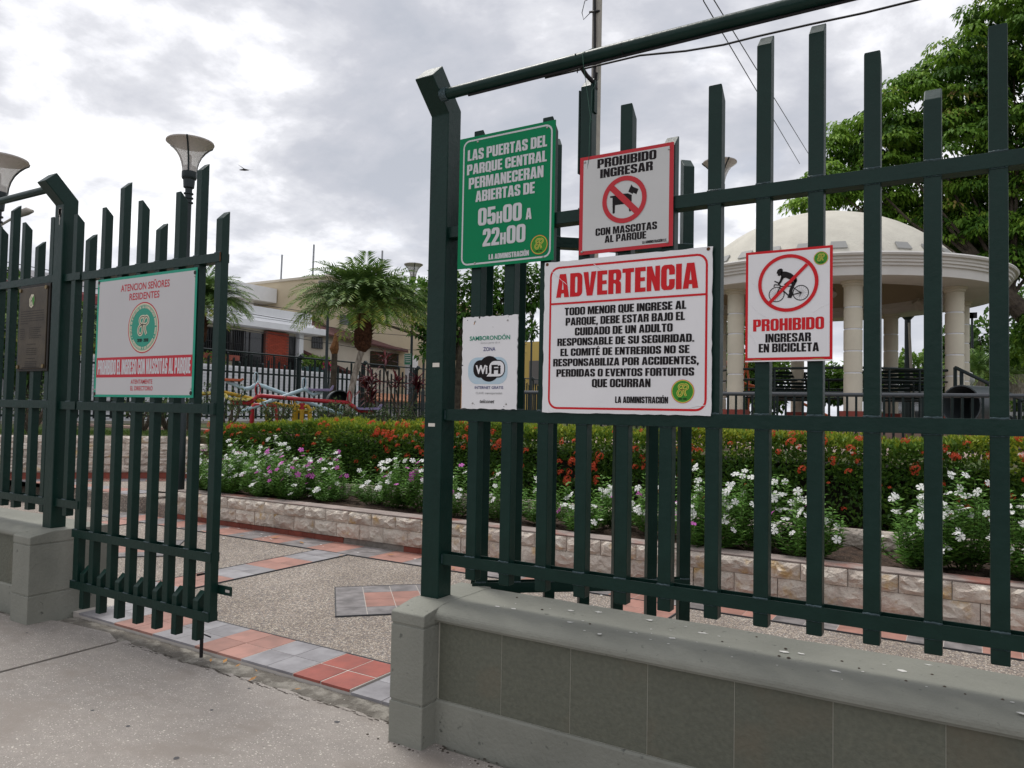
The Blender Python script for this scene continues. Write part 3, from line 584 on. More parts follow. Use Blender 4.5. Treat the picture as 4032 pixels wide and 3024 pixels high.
# bracket that ties the tallest picket to the pipe
b = B(); b.box(-1.3285, -1.322, 2.772, 2.80, 2.70, 2.835); b.box(-1.392, -1.3845, 2.765, 2.81, 2.45, 2.80); part(fr, 'bracket_plate', b, PAINT, bev=.001)
b = B(); b.tube([(-1.352, 2.70, 2.868), (-1.345, 2.74, 2.845), (-1.33, 2.785, 2.825), (-1.325, 2.79, 2.80)], .009, 8); b.tube([(-1.33, 2.79, 2.79), (-1.325, 2.79, 2.87)], .008, 8); part(fr, 'bracket_arm', b, BLACK, smooth=True)
b = B(); b.tube([(-1.375, 2.71, 2.93), (-1.36, 2.664, 2.905), (-1.36, 2.69, 2.861), (-1.375, 2.715, 2.852)], .0025, 5); b.tube([(-1.16, 2.664, 2.90), (-1.16, 2.675, 2.868), (-1.155, 2.70, 2.86)], .0018, 5); part(fr, 'cable_tie', b, BLACK)
b = B(); b.box(-2.098, -2.060, 2.7335, 2.735, 1.655, 1.674); fr_t = part(fr, 'paper_tape', b, TAPE); b = B(); b.box(-2.115, -2.078, 2.7335, 2.735, 1.384, 1.399); part(fr, 'paper_tape', b, TAPE)
b = B(); b.tube([(-1.52, 2.705, 2.858), (-1.108, 2.73, 2.868), (-.937, 2.77, 2.862), (-.80, 2.80, 2.866), (-.68, 2.815, 2.875), (-.492, 2.815, 2.873), (-.317, 2.815, 2.868), (-.123, 2.815, 2.87), (.3, 2.815, 2.875), (3.1, 2.815, 2.872)], .004, 6); b.tube([(-1.9, 2.69, 2.858), (-1.1, 2.692, 2.863), (3.1, 2.70, 2.860)], .006, 6)
tag(solo('cable', b, BLACK, smooth=True), 'black electric cable slung under the fence pipe and over the picket tips', 'cable')
b = B(); b.tube([(-1.325, 2.66, 2.90), (-1.318, 2.655, 2.85), (-1.322, 2.70, 2.76), (-1.315, 2.72, 2.66), (-1.322, 2.73, 2.62), (-1.328, 2.74, 2.50), (-1.345, 2.745, 2.40)], .0012, 4); b.tube([(-1.325, 2.66, 2.90), (-1.30, 2.70, 2.93), (-1.285, 2.68, 2.92)], .0012, 4); b.tube([(-1.27, 2.70, 2.87), (-1.28, 2.72, 2.81), (-1.315, 2.73, 2.77), (-1.318, 2.73, 2.64), (-1.305, 2.73, 2.645), (-1.318, 2.73, 2.655)], .0010, 4)
tag(solo('wire', b, mat('thin_wire', (.05, .12, .09), rough=.6)), 'thin loose wire hanging from the pipe beside the tallest picket', 'wire')
# left stretch of the fence
fl = thing('street_fence', 'dark green steel picket fence at the left edge carrying the bronze plaque', 'fence', (-5.35, 2.76, .61))
gate_post(fl, -5.398, -5.288)
BL = [(-5.502, 2.757, 'B'), (-5.695, 2.563, 'A'), (-5.890, 2.765, 'B'), (-6.065, 2.870, 'A'), (-6.24, 2.77, 'B'), (-6.42, 2.56, 'A'), (-6.6, 2.77, 'B'), (-6.78, 2.87, 'A'), (-6.96, 2.77, 'B')]
for x, zt, k in BL: inst(fl, 'picket', picket_mesh(.704, zt, k), (x, 2.76, 0))
rail(fl, -9, -5.40, 2.294, 2.345, bars=[q[0] for q in BL]); rail(fl, -9, -5.40, 1.42, 1.475, bars=[q[0] for q in BL]); rail(fl, -9, -5.40, .757, .807, bars=[q[0] for q in BL])
inst(fl, 'picket', picket_mesh(.704, 2.741, 'B'), (-5.205, 2.76, 0))
rail(fl, -5.287, -5.01, .761, .814, name='stub_rail', bars=[-5.205]); rail(fl, -5.287, -5.09, 1.416, 1.47, name='stub_rail', bars=[-5.205]); rail(fl, -5.287, -5.09, 2.288, 2.338, name='stub_rail')
b = B(); b.tube([(-5.40, 2.69, 2.925), (-9, 2.69, 2.935)], .0255, 16); part(fl, 'top_pipe', b, PAINT, smooth=True)
b = B(); 
for i in range(16): b.poly([(-5.335+random.uniform(-.018, .018)+.006*math.cos(k), 2.7342, 2.795-abs(random.gauss(0, .03))+.008*math.sin(k)) for k in range(6)])
b.box(-5.337, -5.333, 2.7335, 2.735, 2.68, 2.75); tag(solo('bird_dropping', b, DROP), 'white bird dropping running down the left gate post', 'dropping')
# closed left leaf of the gate
def leaf(name, label, loc, rz, xs, sgn, drop=True):
    """xs: list of (local x, top z, kind)"""
    g = thing(name, label, 'gate', loc, rz)
    def P_(nm, b, m, **k): return part(g, nm, b, m, local=True, **k)
    for i, (x, zt, k) in enumerate(xs):
        w = .0515 if 0 < i < len(xs)-1 else .058
        o = link('picket' if 0 < i < len(xs)-1 else 'stile', picket_mesh(.250, zt, k, w=w), g, (x, 0, -loc[2]))
    x0, x1 = xs[0][0]-.018, xs[-1][0]+.055
    for z0, z1, nm in ((2.282, 2.334, 'rail'), (1.414, 1.469, 'rail'), (.578, .630, 'rail'), (.245, .297, 'bottom_rail')):
        b = B(); z0 -= loc[2]; z1 -= loc[2]; b.box(x0, x1, -.0055, -.0015, z0, z1); b.box(x0, x1, .0515, .0555, z0, z1); b.box(x0+.001, x1-.001, -.0013, .0513, z0+.0005, z0+.0045); r_ = P_(nm, b, PAINT, bev=.0012)
        wb = B()
        for (x, zt, k) in xs: wb.tube([(x+.05*i/8, -.004+random.uniform(-.0005, .0005), z1+.001+random.uniform(-.0012, .0012)) for i in range(9)], .0040, 5)
        tag(link('weld_bead', mesh(wb, 'weld_bead', WELD, smooth=True), r_), kind='stuff')
    for i in range(len(xs)-1):
        x = (xs[i][0]+xs[i+1][0])/2; link('short_picket', picket_mesh(.125, .350, 'A', w=.046), g, (x, 0, -loc[2]))
    return g, P_
LX = [-5.05, -4.867, -4.668, -4.468, -4.274, -4.086, -3.893, -3.700]
LT = [(2.546, 'A'), (2.745, 'B'), (2.844, 'A'), (2.739, 'B'), (2.531, 'A'), (2.742, 'B'), (2.842, 'A'), (2.532, 'A')]
gl, GP = leaf('gate_leaf', 'closed green steel gate leaf with the residents notice, short pickets along its foot', (-5.05, 2.76, .2), 0, [(x+5.05, *t) for x, t in zip(LX, LT)], 1)
b = B(); b.tube([(-3.745, 2.79, .13), (-3.745, 2.79, .03)], .010, 8); b.tube([(-3.735, 2.80, .155), (-3.68, 2.80, .150)], .004, 6); b.tube([(-3.745, 2.79, .03), (-3.745, 2.79, -.0), ], .008, 8); part(gl, 'drop_bolt', b, RUST if False else BLACK, smooth=True)
b = B(); b.prism([(-3.66, .395), (-3.535, .395), (-3.535, .447), (-3.66, .447)], 'y', 2.815, 2.821); part(gl, 'hasp', b, PAINT, bev=.001)
b = B(); b.box(-3.585, -3.55, 2.8135, 2.8145, .413, .427); part(gl, 'hasp_slot', b, GROUT)
b = B(); b.box(-3.74, -3.645, 2.742, 2.754, 1.408, 1.475); b.box(-3.70, -3.69, 2.738, 2.743, 1.42, 1.465); part(gl, 'lock_box', b, PAINT, bev=.002)
b = B(); b.box(-3.645, -3.640, 2.748, 2.752, 2.282, 2.334); part(gl, 'rail_end', b, RUST)
b = B(); b.tube([(-3.86, 2.83, .47), (-3.78, 2.86, .49)], .007, 6); part(gl, 'bolt_handle', b, BLACK)
# right leaf swung inwards
xs = [(.02, 2.50, 'B'), (.19, 2.60, 'A'), (.36, 2.80, 'A'), (.537, 2.60, 'B'), (.71, 2.50, 'A'), (.885, 2.50, 'B'), (1.055, 2.74, 'A')]
leaf('gate_leaf', 'open green steel gate leaf swung into the park behind the right-hand fence', (-2.06, 3.03, .2), math.radians(40.6), xs, -1)
# ------------------------------------------------------------------ signs
Y0, Y1, Y2, Y3 = 2.7413, 2.7406, 2.7399, 2.7392
def sign(name, label, x0, z0): return thing(name, label, 'sign', (x0, 2.745, z0))
def lines(s, name, L_, m, y=Y1):
    for t in L_: b = B(); itext(b, t[0], t[1], t[2], t[3], t[4], y); part(s, name, b, m)
# green opening hours
s = sign('opening_hours_sign', 'green metal sign with the opening hours 05H00 A 22H00 in white lettering', -1.975, 2.095)
panel(s, -1.977, 2.095, -1.486, 2.688, SGREEN)
b = B(); frame(b, -1.957, 2.108, -1.499, 2.675, .0075, Y0, r=.034); part(s, 'border', b, SLET)
lines(s, 'lettering', [('LAS PUERTAS DEL', -1.932, 2.581, -1.525, 2.630), ('PARQUE CENTRAL', -1.934, 2.517, -1.525, 2.564), ('PERMANECERAN', -1.923, 2.452, -1.540, 2.502), ('ABIERTAS DE', -1.885, 2.389, -1.581, 2.438), ('05h00', -1.869, 2.280, -1.643, 2.358), ('A', -1.623, 2.280, -1.594, 2.328), ('22h00', -1.842, 2.185, -1.623, 2.263), ('LA ADMINISTRACIÓN', -1.808, 2.124, -1.604, 2.147)], SLET)
emblem(s, -1.555, 2.165, .0415, Y1, '2016 - 2018')
screws(s, [(-1.879, 2.661), (-1.526, 2.661), (-1.535, 2.112), (-1.882, 2.115)], 2.741)
# no pets
s = sign('no_pets_sign', 'white square sign with red border and a crossed-out dog in a red ring', -1.368, 2.104)
panel(s, -1.3685, 2.103, -.9705, 2.505, SPINK)
b = B(); rect(b, -1.352, 2.117, -.9865, 2.491, Y0); part(s, 'face', b, SIGNG)
lines(s, 'lettering', [('PROHIBIDO', -1.290, 2.449, -1.039, 2.486), ('INGRESAR', -1.277, 2.407, -1.053, 2.443), ('CON MASCOTAS', -1.294, 2.174, -1.033, 2.204), ('AL PARQUE', -1.253, 2.142, -1.077, 2.171), ('LA ADMINISTRACIÓN C.E.', -1.093, 2.122, -.993, 2.133)], SBLK)
b = B(); b.poly([(x, Y1, z) for x, z in [(-1.232, 2.328), (-1.232, 2.322), (-1.2215, 2.320), (-1.2205, 2.258), (-1.216, 2.2555), (-1.211, 2.258), (-1.210, 2.289), (-1.169, 2.289), (-1.152, 2.293), (-1.150, 2.258), (-1.1455, 2.2555), (-1.141, 2.258), (-1.140, 2.291), (-1.139, 2.321), (-1.156, 2.3295), (-1.195, 2.332), (-1.207, 2.328)]])
b.poly([(x, Y1, z) for x, z in [(-1.1415, 2.363), (-1.135, 2.353), (-1.1115, 2.341), (-1.120, 2.321), (-1.1325, 2.3295), (-1.136, 2.3245), (-1.154, 2.336), (-1.148, 2.350)]]); part(s, 'dog_pictogram', b, SBLK)
b = B(); disc(b, -1.171, 2.307, .0945, Y3, r2=.0755); q = .0125; b.add([(-1.171-.058-q*.7, Y2, 2.307+.058-q*.7), (-1.171-.058+q*.7, Y2, 2.307+.058+q*.7), (-1.171+.058+q*.7, Y2, 2.307-.058+q*.7), (-1.171+.058-q*.7, Y2, 2.307-.058-q*.7)], [(0, 1, 2, 3)]); part(s, 'prohibition_ring', b, SPINK)
screws(s, [(-1.346, 2.483), (-.988, 2.479), (-1.354, 2.115), (-.991, 2.118)], 2.7395)
# warning
s = sign('warning_sign', 'large white ADVERTENCIA sign with red heading and black lines about minors', -1.527, 1.456)
panel(s, -1.5275, 1.4565, -.8155, 2.086, SIGNW, jag=.0035)
b = B(); frame(b, -1.500, 1.473, -.833, 2.063, .0085, Y0, r=.042); rect(b, -1.492, 1.9045, -.841, 1.9125, Y1); part(s, 'border', b, SRED)
lines(s, 'heading', [('ADVERTENCIA', -1.469, 1.934, -.869, 2.031)], SRED)
lines(s, 'lettering', [("TODO MENOR QUE INGRESE AL", -1.428, 1.858, -.914, 1.890), ("PARQUE, DEBE ESTAR BAJO EL", -1.423, 1.816, -.919, 1.848), ("CUIDADO DE UN ADULTO", -1.380, 1.774, -.966, 1.806), ("RESPONSABLE DE SU SEGURIDAD.", -1.460, 1.733, -.882, 1.764), ("EL COMITÉ DE ENTRERIOS NO SE", -1.445, 1.691, -.900, 1.7215), ("RESPONSABILIZA POR ACCIDENTES,", -1.478, 1.649, -.864, 1.680), ("PERDIDAS O EVENTOS FORTUITOS", -1.462, 1.606, -.881, 1.637), ("QUE OCURRAN", -1.300, 1.563, -1.052, 1.596), ("LA ADMINISTRACIÓN", -1.198, 1.501, -.981, 1.5265)], SBLK)
emblem(s, -.9245, 1.547, .0445, Y1, '2018 - 2020')
for (a, c) in ((-1.514, 2.077), (-.832, 2.077)):
    b = B(); disc(b, a, c, .007, Y0, 12); part(s, 'rusty_hole', b, RUST)
b = B()
for (x0_, z0_, x1_, z1_) in ((-1.49, 2.045, -1.445, 2.005), (-1.445, 2.005, -1.42, 1.985), (-1.30, 2.06, -1.265, 2.035), (-.90, 1.485, -.84, 1.495), (-1.50, 1.475, -1.49, 1.46)):
    b.tube([(x0_, 2.7415, z0_), ((x0_+x1_)/2, 2.7405, (z0_+z1_)/2+.002), (x1_, 2.7415, z1_)], .0012, 5)
tag(part(s, 'crease', b, SIGNW, smooth=True), kind='stuff')
# wifi
s = sign('wifi_sign', 'chipped white metal sign announcing a free WiFi zone, lowest left on the right-hand fence', -1.941, 1.467)
panel(s, -1.9415, 1.467, -1.652, 1.876, SIGNW, jag=.004)
b = B(); b.add([(x, Y0, z) for x, z in rr(-1.905, 1.577, -1.700, 1.694, .045, 6)], [tuple(range(28))]); part(s, 'pale_blue_cloud', b, SBLUE)
b = B(); b.add([(x, Y2, z) for x, z in rr(-1.877, 1.605, -1.712, 1.682, .034, 6)], [tuple(range(28))]); disc(b, -1.794, 1.6435, .056, Y2+.0002); lg = part(s, 'wifi_badge', b, SBLK)
b = B(); P_ = rr(-1.793, 1.610, -1.716, 1.677, .028, 6); P_ = [(max(x, -1.793), z) for x, z in P_]; b.poly([(x, Y3, z) for x, z in P_[:14]]+[(x, Y3, z) for x, z in [(-1.7905, 1.628), (-1.806, 1.610), (-1.740, 1.610)]]+[(x, Y3, z) for x, z in P_[21:]]); part(lg, 'badge_field', b, SIGNW)
b = B(); ftext(b, 'Wi', -1.864, 1.623, -1.802, .036, Y3-.0004, off=.035); part(lg, 'white_lettering', b, SIGNW)
b = B(); ftext(b, 'Fi', -1.781, 1.623, -1.733, .036, Y3-.0006, off=.04); part(lg, 'black_lettering', b, SBLK)
b = B(); ftext(b, 'SAMBORONDÓN', -1.900, 1.770, -1.690, .0185, Y1, off=.02); part(s, 'green_lettering', b, mat('sign_text_green', (.02, .26, .16), rough=.4))
b = B(); ftext(b, 'Somos parte de ti', -1.842, 1.754, -1.741, .0085, Y1, shear=.2); ftext(b, 'CLAVE: somospartedeti', -1.862, 1.533, -1.725, .0095, Y1, off=.01); part(s, 'grey_lettering', b, SFADE)
b = B(); ftext(b, 'ZONA', -1.827, 1.722, -1.764, .0165, Y1, off=.01); ftext(b, 'INTERNET GRATIS', -1.868, 1.556, -1.720, .0118, Y1, off=.012); part(s, 'navy_lettering', b, SNAVY)
b = B(); ftext(b, 'telconet', -1.840, 1.494, -1.764, .016, Y1, off=.015, shear=.25); part(s, 'black_lettering', b, SBLK)
b = B(); b.poly([(-1.878, Y0, 1.853), (-1.873, Y0, 1.853), (-1.876, Y0, 1.843), (-1.881, Y0, 1.838)]); b.poly([(-1.9415, Y0, 1.47), (-1.938, Y0, 1.47), (-1.9385, Y0, 1.56), (-1.9415, Y0, 1.60)]); part(s, 'rust_stain', b, mat('rust_orange', (.42, .2, .06), rough=.8))
b = B()
for (x, z, r_) in ((-1.850, 1.871, .007), (-1.914, 1.862, .003), (-1.779, 1.826, .003), (-1.938, 1.66, .006), (-1.715, 1.480, .0035), (-1.869, 1.487, .002), (-1.80, 1.535, .003), (-1.70, 1.867, .002)):
    b.poly([(x+r_*random.uniform(.3, 1.1)*math.cos(k*.9), Y0, z+r_*random.uniform(.3, 1.1)*math.sin(k*.9)) for k in range(7)])
tag(part(s, 'paint_chip', b, BLACK), kind='stuff')
screws(s, [(-1.874, 1.854), (-1.704, 1.852), (-1.878, 1.492), (-1.704, 1.491)], 2.7415, r=.0045)
# no bicycles
s = sign('no_bicycles_sign', 'white sign with red border and a crossed-out racing cyclist', -.694, 1.653)
panel(s, -.6945, 1.653, -.4025, 2.049, SRED)
b = B(); rect(b, -.6855, 1.6675, -.4115, 2.040, Y0); part(s, 'face', b, SIGNW)
b = B(); rect(b, -.6945, 1.653, -.4025, 1.6575, Y0); part(s, 'bare_edge', b, SIGNW)
b = B()
for x_, w_ in ((-.655, .02), (-.45, .025)): b.poly([(x_-w_, Y1, 1.659), (x_+w_, Y1, 1.659), (x_+w_*.5, Y1, 1.6625), (x_-w_*.4, Y1, 1.662)])
tag(part(s, 'rust_stain', b, MATS['rust_orange']), kind='stuff')
lines(s, 'heading', [('PROHIBIDO', -.667, 1.762, -.429, 1.805)], SRED); lines(s, 'lettering', [('INGRESAR', -.624, 1.721, -.471, 1.752), ('EN BICICLETA', -.647, 1.686, -.445, 1.717)], SBLK)
bk = B()
for cx_, cz_ in ((-.5865, 1.8905), (-.5055, 1.8915)):
    disc(bk, cx_, cz_, .0272, Y1, r2=.0243)
    for i in range(18):
        a = math.pi*2*i/18; dx, dz = math.cos(a), math.sin(a); bk.add([(cx_-dz*.0002, Y1, cz_+dx*.0002), (cx_+dz*.0002, Y1, cz_-dx*.0002), (cx_+dx*.0245+dz*.0002, Y1, cz_+dz*.0245-dx*.0002), (cx_+dx*.0245-dz*.0002, Y1, cz_+dz*.0245+dx*.0002)], [(0, 1, 2, 3)])
    disc(bk, cx_, cz_, .0035, Y1-.0001, 10)
def seg(a, c, w, y=Y2):
    a, c = Vector((a[0], 0, a[1])), Vector((c[0], 0, c[1])); t = (c-a).normalized(); n_ = Vector((-t.z, 0, t.x))*w/2; bk.add([(p.x, y, p.z) for p in (a+n_, a-n_, c-n_, c+n_)], [(0, 1, 2, 3)])
for a, c, w in (((-.5865, 1.8905), (-.573, 1.922), .003), ((-.573, 1.918), (-.531, 1.9165), .0035), ((-.574, 1.913), (-.546, 1.884), .004), ((-.546, 1.884), (-.531, 1.918), .0035), ((-.531, 1.912), (-.5055, 1.8915), .003), ((-.546, 1.884), (-.5055, 1.8915), .003), ((-.573, 1.922), (-.594, 1.926), .0035), ((-.594, 1.926), (-.5955, 1.918), .003), ((-.580, 1.931), (-.594, 1.938), .004), ((-.5055, 1.8915), (-.509, 1.878), .002)): seg(a, c, w, Y2+random.uniform(-.0001, .0001))
for P_ in ([(-.5865, 1.9665), (-.5835, 1.977), (-.576, 1.9815), (-.569, 1.981), (-.5655, 1.9765), (-.5665, 1.969), (-.57, 1.9585), (-.578, 1.9555), (-.5835, 1.9585), (-.582, 1.9625)],
           [(-.5715, 1.9715), (-.553, 1.969), (-.538, 1.962), (-.526, 1.952), (-.518, 1.942), (-.5175, 1.932), (-.5245, 1.9305), (-.541, 1.940), (-.556, 1.948), (-.567, 1.946), (-.572, 1.955)],
           [(-.570, 1.957), (-.563, 1.9465), (-.571, 1.931), (-.5785, 1.923), (-.583, 1.9285), (-.576, 1.938)],
           [(-.524, 1.9395), (-.5175, 1.934), (-.527, 1.915), (-.533, 1.900), (-.5325, 1.884), (-.5365, 1.8745), (-.549, 1.8765), (-.5495, 1.8805), (-.543, 1.884), (-.5445, 1.90), (-.540, 1.913), (-.534, 1.927)],
           [(-.53, 1.938), (-.545, 1.937), (-.562, 1.925), (-.556, 1.919), (-.548, 1.9225), (-.532, 1.926)]): bk.poly([(x, Y2-.0002, z) for x, z in P_])
part(s, 'cyclist_pictogram', bk, SBLK)
b = B(); disc(b, -.5485, 1.9285, .1015, Y3, 48, r2=.0895); b.add([(x, Y3-.0004, z) for x, z in ((-.617, 1.863), (-.609, 1.855), (-.4805, 1.9855), (-.4885, 1.9935))], [(0, 1, 2, 3)]); part(s, 'prohibition_ring', b, SRED)
emblem(s, -.440, 2.007, .0235, Y1, '2018 - 2020')
b = B()
for P_ in ([(-.682, 1.96), (-.668, 1.935), (-.65, 1.915)], [(-.680, 1.865), (-.65, 1.83), (-.62, 1.812)], [(-.414, 1.848), (-.44, 1.838), (-.465, 1.82)], [(-.685, 1.76), (-.665, 1.735), (-.655, 1.71)]):
    b.tube([(x, 2.7412, z) for x, z in P_], .0009, 5)
tag(part(s, 'crease', b, SIGNW, smooth=True), kind='stuff')
# residents notice
s = sign('residents_notice', 'wide white notice with teal border and round emblem on the closed gate leaf', -4.85, 1.503)
panel(s, -4.848, 1.503, -3.833, 2.262, STEAL)
b = B(); rect(b, -4.827, 1.518, -3.848, 2.246, Y0); part(s, 'face', b, mat('notice_face', (.56, .545, .545), (.53, .515, .52), sc=2, rough=.45))
b = B(); rect(b, -4.827, 1.627, -3.848, 1.754, Y1); part(s, 'red_band', b, mat('notice_red', (.50, .02, .035), rough=.4))
for t in (('ATENCION SEÑORES', -4.587, 2.168, -4.087, .043), ('RESIDENTES', -4.492, 2.108, -4.184, .042), ('ATENTAMENTE', -4.445, 1.586, -4.224, .026), ('EL DIRECTORIO', -4.447, 1.545, -4.218, .026)): b = B(); ftext(b, *t, Y1, off=.016); part(s, 'red_lettering', b, MATS['notice_red'])
lines(s, 'white_lettering', [('PROHIBIDO EL INGRESO CON MASCOTAS AL PARQUE', -4.812, 1.645, -3.861, 1.738)], SLET, y=Y2)
emblem(s, -4.336, 1.931, .158, Y1, '2016 - 2018', cols=(mat('notice_teal', (.03, .30, .21), rough=.45), SCREAM, MATS['notice_red'], SCREAM, SBLK), big=True)
for (a, c) in ((-4.833, 2.243), (-3.85, 2.232), (-4.838, 1.522), (-3.852, 1.53)):
    b = B(); disc(b, a, c, .012, Y2, 12); part(s, 'bolt_hole', b, BRONZED)
screws(s, [(-4.831, 2.22), (-3.85, 2.21), (-4.834, 1.55), (-3.852, 1.555)], 2.7405, r=.006)
# plaque
s = thing('bronze_plaque', 'dark bronze memorial plaque with engraved lines and a torn emblem sticker beside the left post', 'plaque', (-5.84, 2.75, 1.68))
b = B(); b.box(-5.838, -5.432, 2.742, 2.752, 1.678, 2.289); part(s, 'backplate', b, BRONZED, bev=.003)
b = B(); b.box(-5.828, -5.455, 2.736, 2.7415, 1.695, 2.272); part(s, 'plate', b, BRONZE, bev=.004)
b = B(); rnd_ = random.Random(3)
def eng(z, x0_, x1_, h=.0052):
    x = x0_
    while x < x1_:
        w = rnd_.uniform(.008, .03); rect(b, x, z, min(x+w, x1_), z+h, 2.7352); x += w+.004
for i in range(6): eng(2.100-.017*i, -5.80, -5.49 if i < 5 else -5.70)
for i in range(6): eng(1.975-.014*i, -5.80, -5.80+rnd_.uniform(.05, .09)); eng(1.980-.014*i, -5.68, -5.68+rnd_.uniform(.12, .18))
eng(1.865, -5.70, -5.58)
for i in range(4): eng(1.835-.014*i, -5.71+rnd_.uniform(0, .01), -5.57)
eng(1.765, -5.71, -5.59)
for i in range(4): eng(1.742-.012*i, -5.72, -5.56)
eng(1.700, -5.76, -5.52, .007)
tag(part(s, 'engraved_lines', b, BRONZED), kind='stuff')
for (a, c) in ((-5.815, 2.255), (-5.47, 2.26), (-5.815, 1.71), (-5.475, 1.712)):
    b = B(); b.add([(a+.014*math.cos(t*.628), 2.735-h, c+.014*math.sin(t*.628)) for h in (0, .006) for t in range(10)], [tuple(range(10, 20))]+[(i, (i+1) % 10, 10+(i+1) % 10, 10+i) for i in range(10)]); part(s, 'brass_stud', b, BRASS, smooth=True)
b = B(); b.poly([(-5.688, 2.7345, 2.14), (-5.66, 2.7345, 2.125), (-5.632, 2.7345, 2.142), (-5.617, 2.7335, 2.18), (-5.628, 2.7335, 2.218), (-5.665, 2.7345, 2.222), (-5.69, 2.7345, 2.19)]); st = part(s, 'emblem_sticker', b, SCREAM)
b = B(); b.poly([(-5.640, 2.7332, 2.142), (-5.632, 2.7332, 2.145), (-5.619, 2.7332, 2.18), (-5.630, 2.7332, 2.214), (-5.65, 2.7332, 2.19)]); part(st, 'green_field', b, SLIME)
b = B(); stroke(b, [(-5.655, 2.205), (-5.67, 2.195), (-5.668, 2.178), (-5.655, 2.176), (-5.675, 2.165), (-5.672, 2.145), (-5.655, 2.145), (-5.652, 2.20)], .003, 2.7325); part(st, 'monogram_line', b, SBLK)
# ------------------------------------------------------------------ stone-faced planter
def stone_mesh(m, L_, H_, key, seed, rough_=.028):
    r_ = random.Random(seed); b = B(); nx, nz = 7, 4; vs = []
    for i in range(nx+1):
        for j in range(nz+1):
            e_ = min(i, nx-i, j, nz-j); d = 0 if e_ == 0 else -(.010+r_.uniform(0, rough_)*(1 if e_ > 0 else .4))
            x = -L_/2+L_*i/nx+(r_.uniform(-.3, .3)*L_/nx if 0 < i < nx else 0); z = H_*j/nz+(r_.uniform(-.3, .3)*H_/nz if 0 < j < nz else 0)
            vs.append((x, d, z))
    fs = []
    for i in range(nx):
        for j in range(nz):
            a, c, d_, e_ = i*(nz+1)+j, (i+1)*(nz+1)+j, (i+1)*(nz+1)+j+1, i*(nz+1)+j+1
            fs += [(a, c, d_), (a, d_, e_)] if r_.random() < .5 else [(a, c, e_), (c, d_, e_)]
    o = len(vs); vs += [(-L_/2, .03, 0), (L_/2, .03, 0), (L_/2, .03, H_), (-L_/2, .03, H_)]
    fs += [(0, nz, o+3, o), (nx*(nz+1), o+1, o+2, nx*(nz+1)+nz)]
    fs.append(tuple([i*(nz+1)+nz for i in range(nx+1)]+[o+2, o+3])); fs.append(tuple([i*(nz+1) for i in range(nx+1)]+[o+1, o]))
    b.add(vs, fs); return mesh(b, 'stone', m)
SM = [stone_mesh(STONE, .314, .148, 0, i) for i in range(9)]
planter = thing('planter_wall', 'low straight planter wall of split cream limestone blocks over a red brick base', 'wall', (-8.4, 5.85, .04))
b = B(); b.box(-8.46, 3.0, 5.862, 6.02, -.05, .388); part(planter, 'core', b, MORTAR)
b = B(); b.box(-8.46, 3.0, 5.845, 6.05, .388, .400); part(planter, 'capping', b, mat('worn_pink_capping', (.36, .30, .27), (.24, .20, .185), sc=6, rough=.85, bump=.006, c3=(.27, .12, .095), s3=2.2, t3=.55, w3=.1), bev=.003)
bm_ = {}
b = B(); b.box(-.10, .10, 0, .012, 0, .060); bmesh_ = mesh(b, 'brick', BRICK, bev=.001)
x = -8.36
while x < 2.9:
    if not (-5.60 < x < -4.80): inst(planter, 'brick', bmesh_, (x, 5.85, .046))
    x += .2035
for row, z in ((0, .112), (1, .263)):
    x = -8.37+(.11 if row else -.05); k = 0
    while x < 2.95:
        s_ = 1 if row == 0 else .82; w = random.uniform(.93, 1.0)
        inst(planter, 'stone', SM[(k*5+row*3) % 9], (x, 5.845+random.uniform(-.004, .004), z), scale=(.32/.32, 1, (1.0 if row == 0 else .825))); x += .3195; k += 1
# left return of the planter
for z, sz in ((.112, 1), (.263, .825)):
    for i in range(4): inst(planter, 'stone', SM[(i*2) % 9], (-8.475, 6.05+i*.32, z), (0, 0, math.radians(-90)), scale=(1, 1, sz))
b = B(); b.box(-8.46, -8.40, 5.9, 7.2, -.05, .39); part(planter, 'return_core', b, MORTAR)
# upper kerb wall inside the planter
pl2 = thing('planter_kerb', 'rough pale stone kerb inside the planter at the foot of the hedge', 'wall', (-8.4, 6.88, .36))
SM2 = [stone_mesh(BSTONE, .40, .17, 0, 30+i, .03) for i in range(5)]
b = B(); b.box(-9.6, 3.0, 6.90, 7.05, .3, .505); part(pl2, 'core', b, MORTAR)
x = -8.2; k = 0
while x < 2.9: inst(pl2, 'stone', SM2[k % 5], (x, 6.88, .365), (0, 0, random.uniform(-.02, .02))); x += .405; k += 1
def bumpy(name, x0, x1, y0, y1, z, m, st=.12, amp=.03, **k):
    nx, ny = int((x1-x0)/st)+1, int((y1-y0)/st)+1; vs = [(x0+(x1-x0)*i/nx, y0+(y1-y0)*j/ny, z+random.uniform(-amp, amp)) for i in range(nx+1) for j in range(ny+1)]
    b = B(); b.add(vs, [(i*(ny+1)+j, (i+1)*(ny+1)+j, (i+1)*(ny+1)+j+1, i*(ny+1)+j+1) for i in range(nx) for j in range(ny)]); return struct(name, b, m, smooth=True)
bumpy('soil', -8.42, 3.0, 5.98, 6.92, .375, SOIL, .09, .022)
bumpy('soil', -9.7, 3.0, 7.0, 8.1, .50, SOIL, .1, .02)
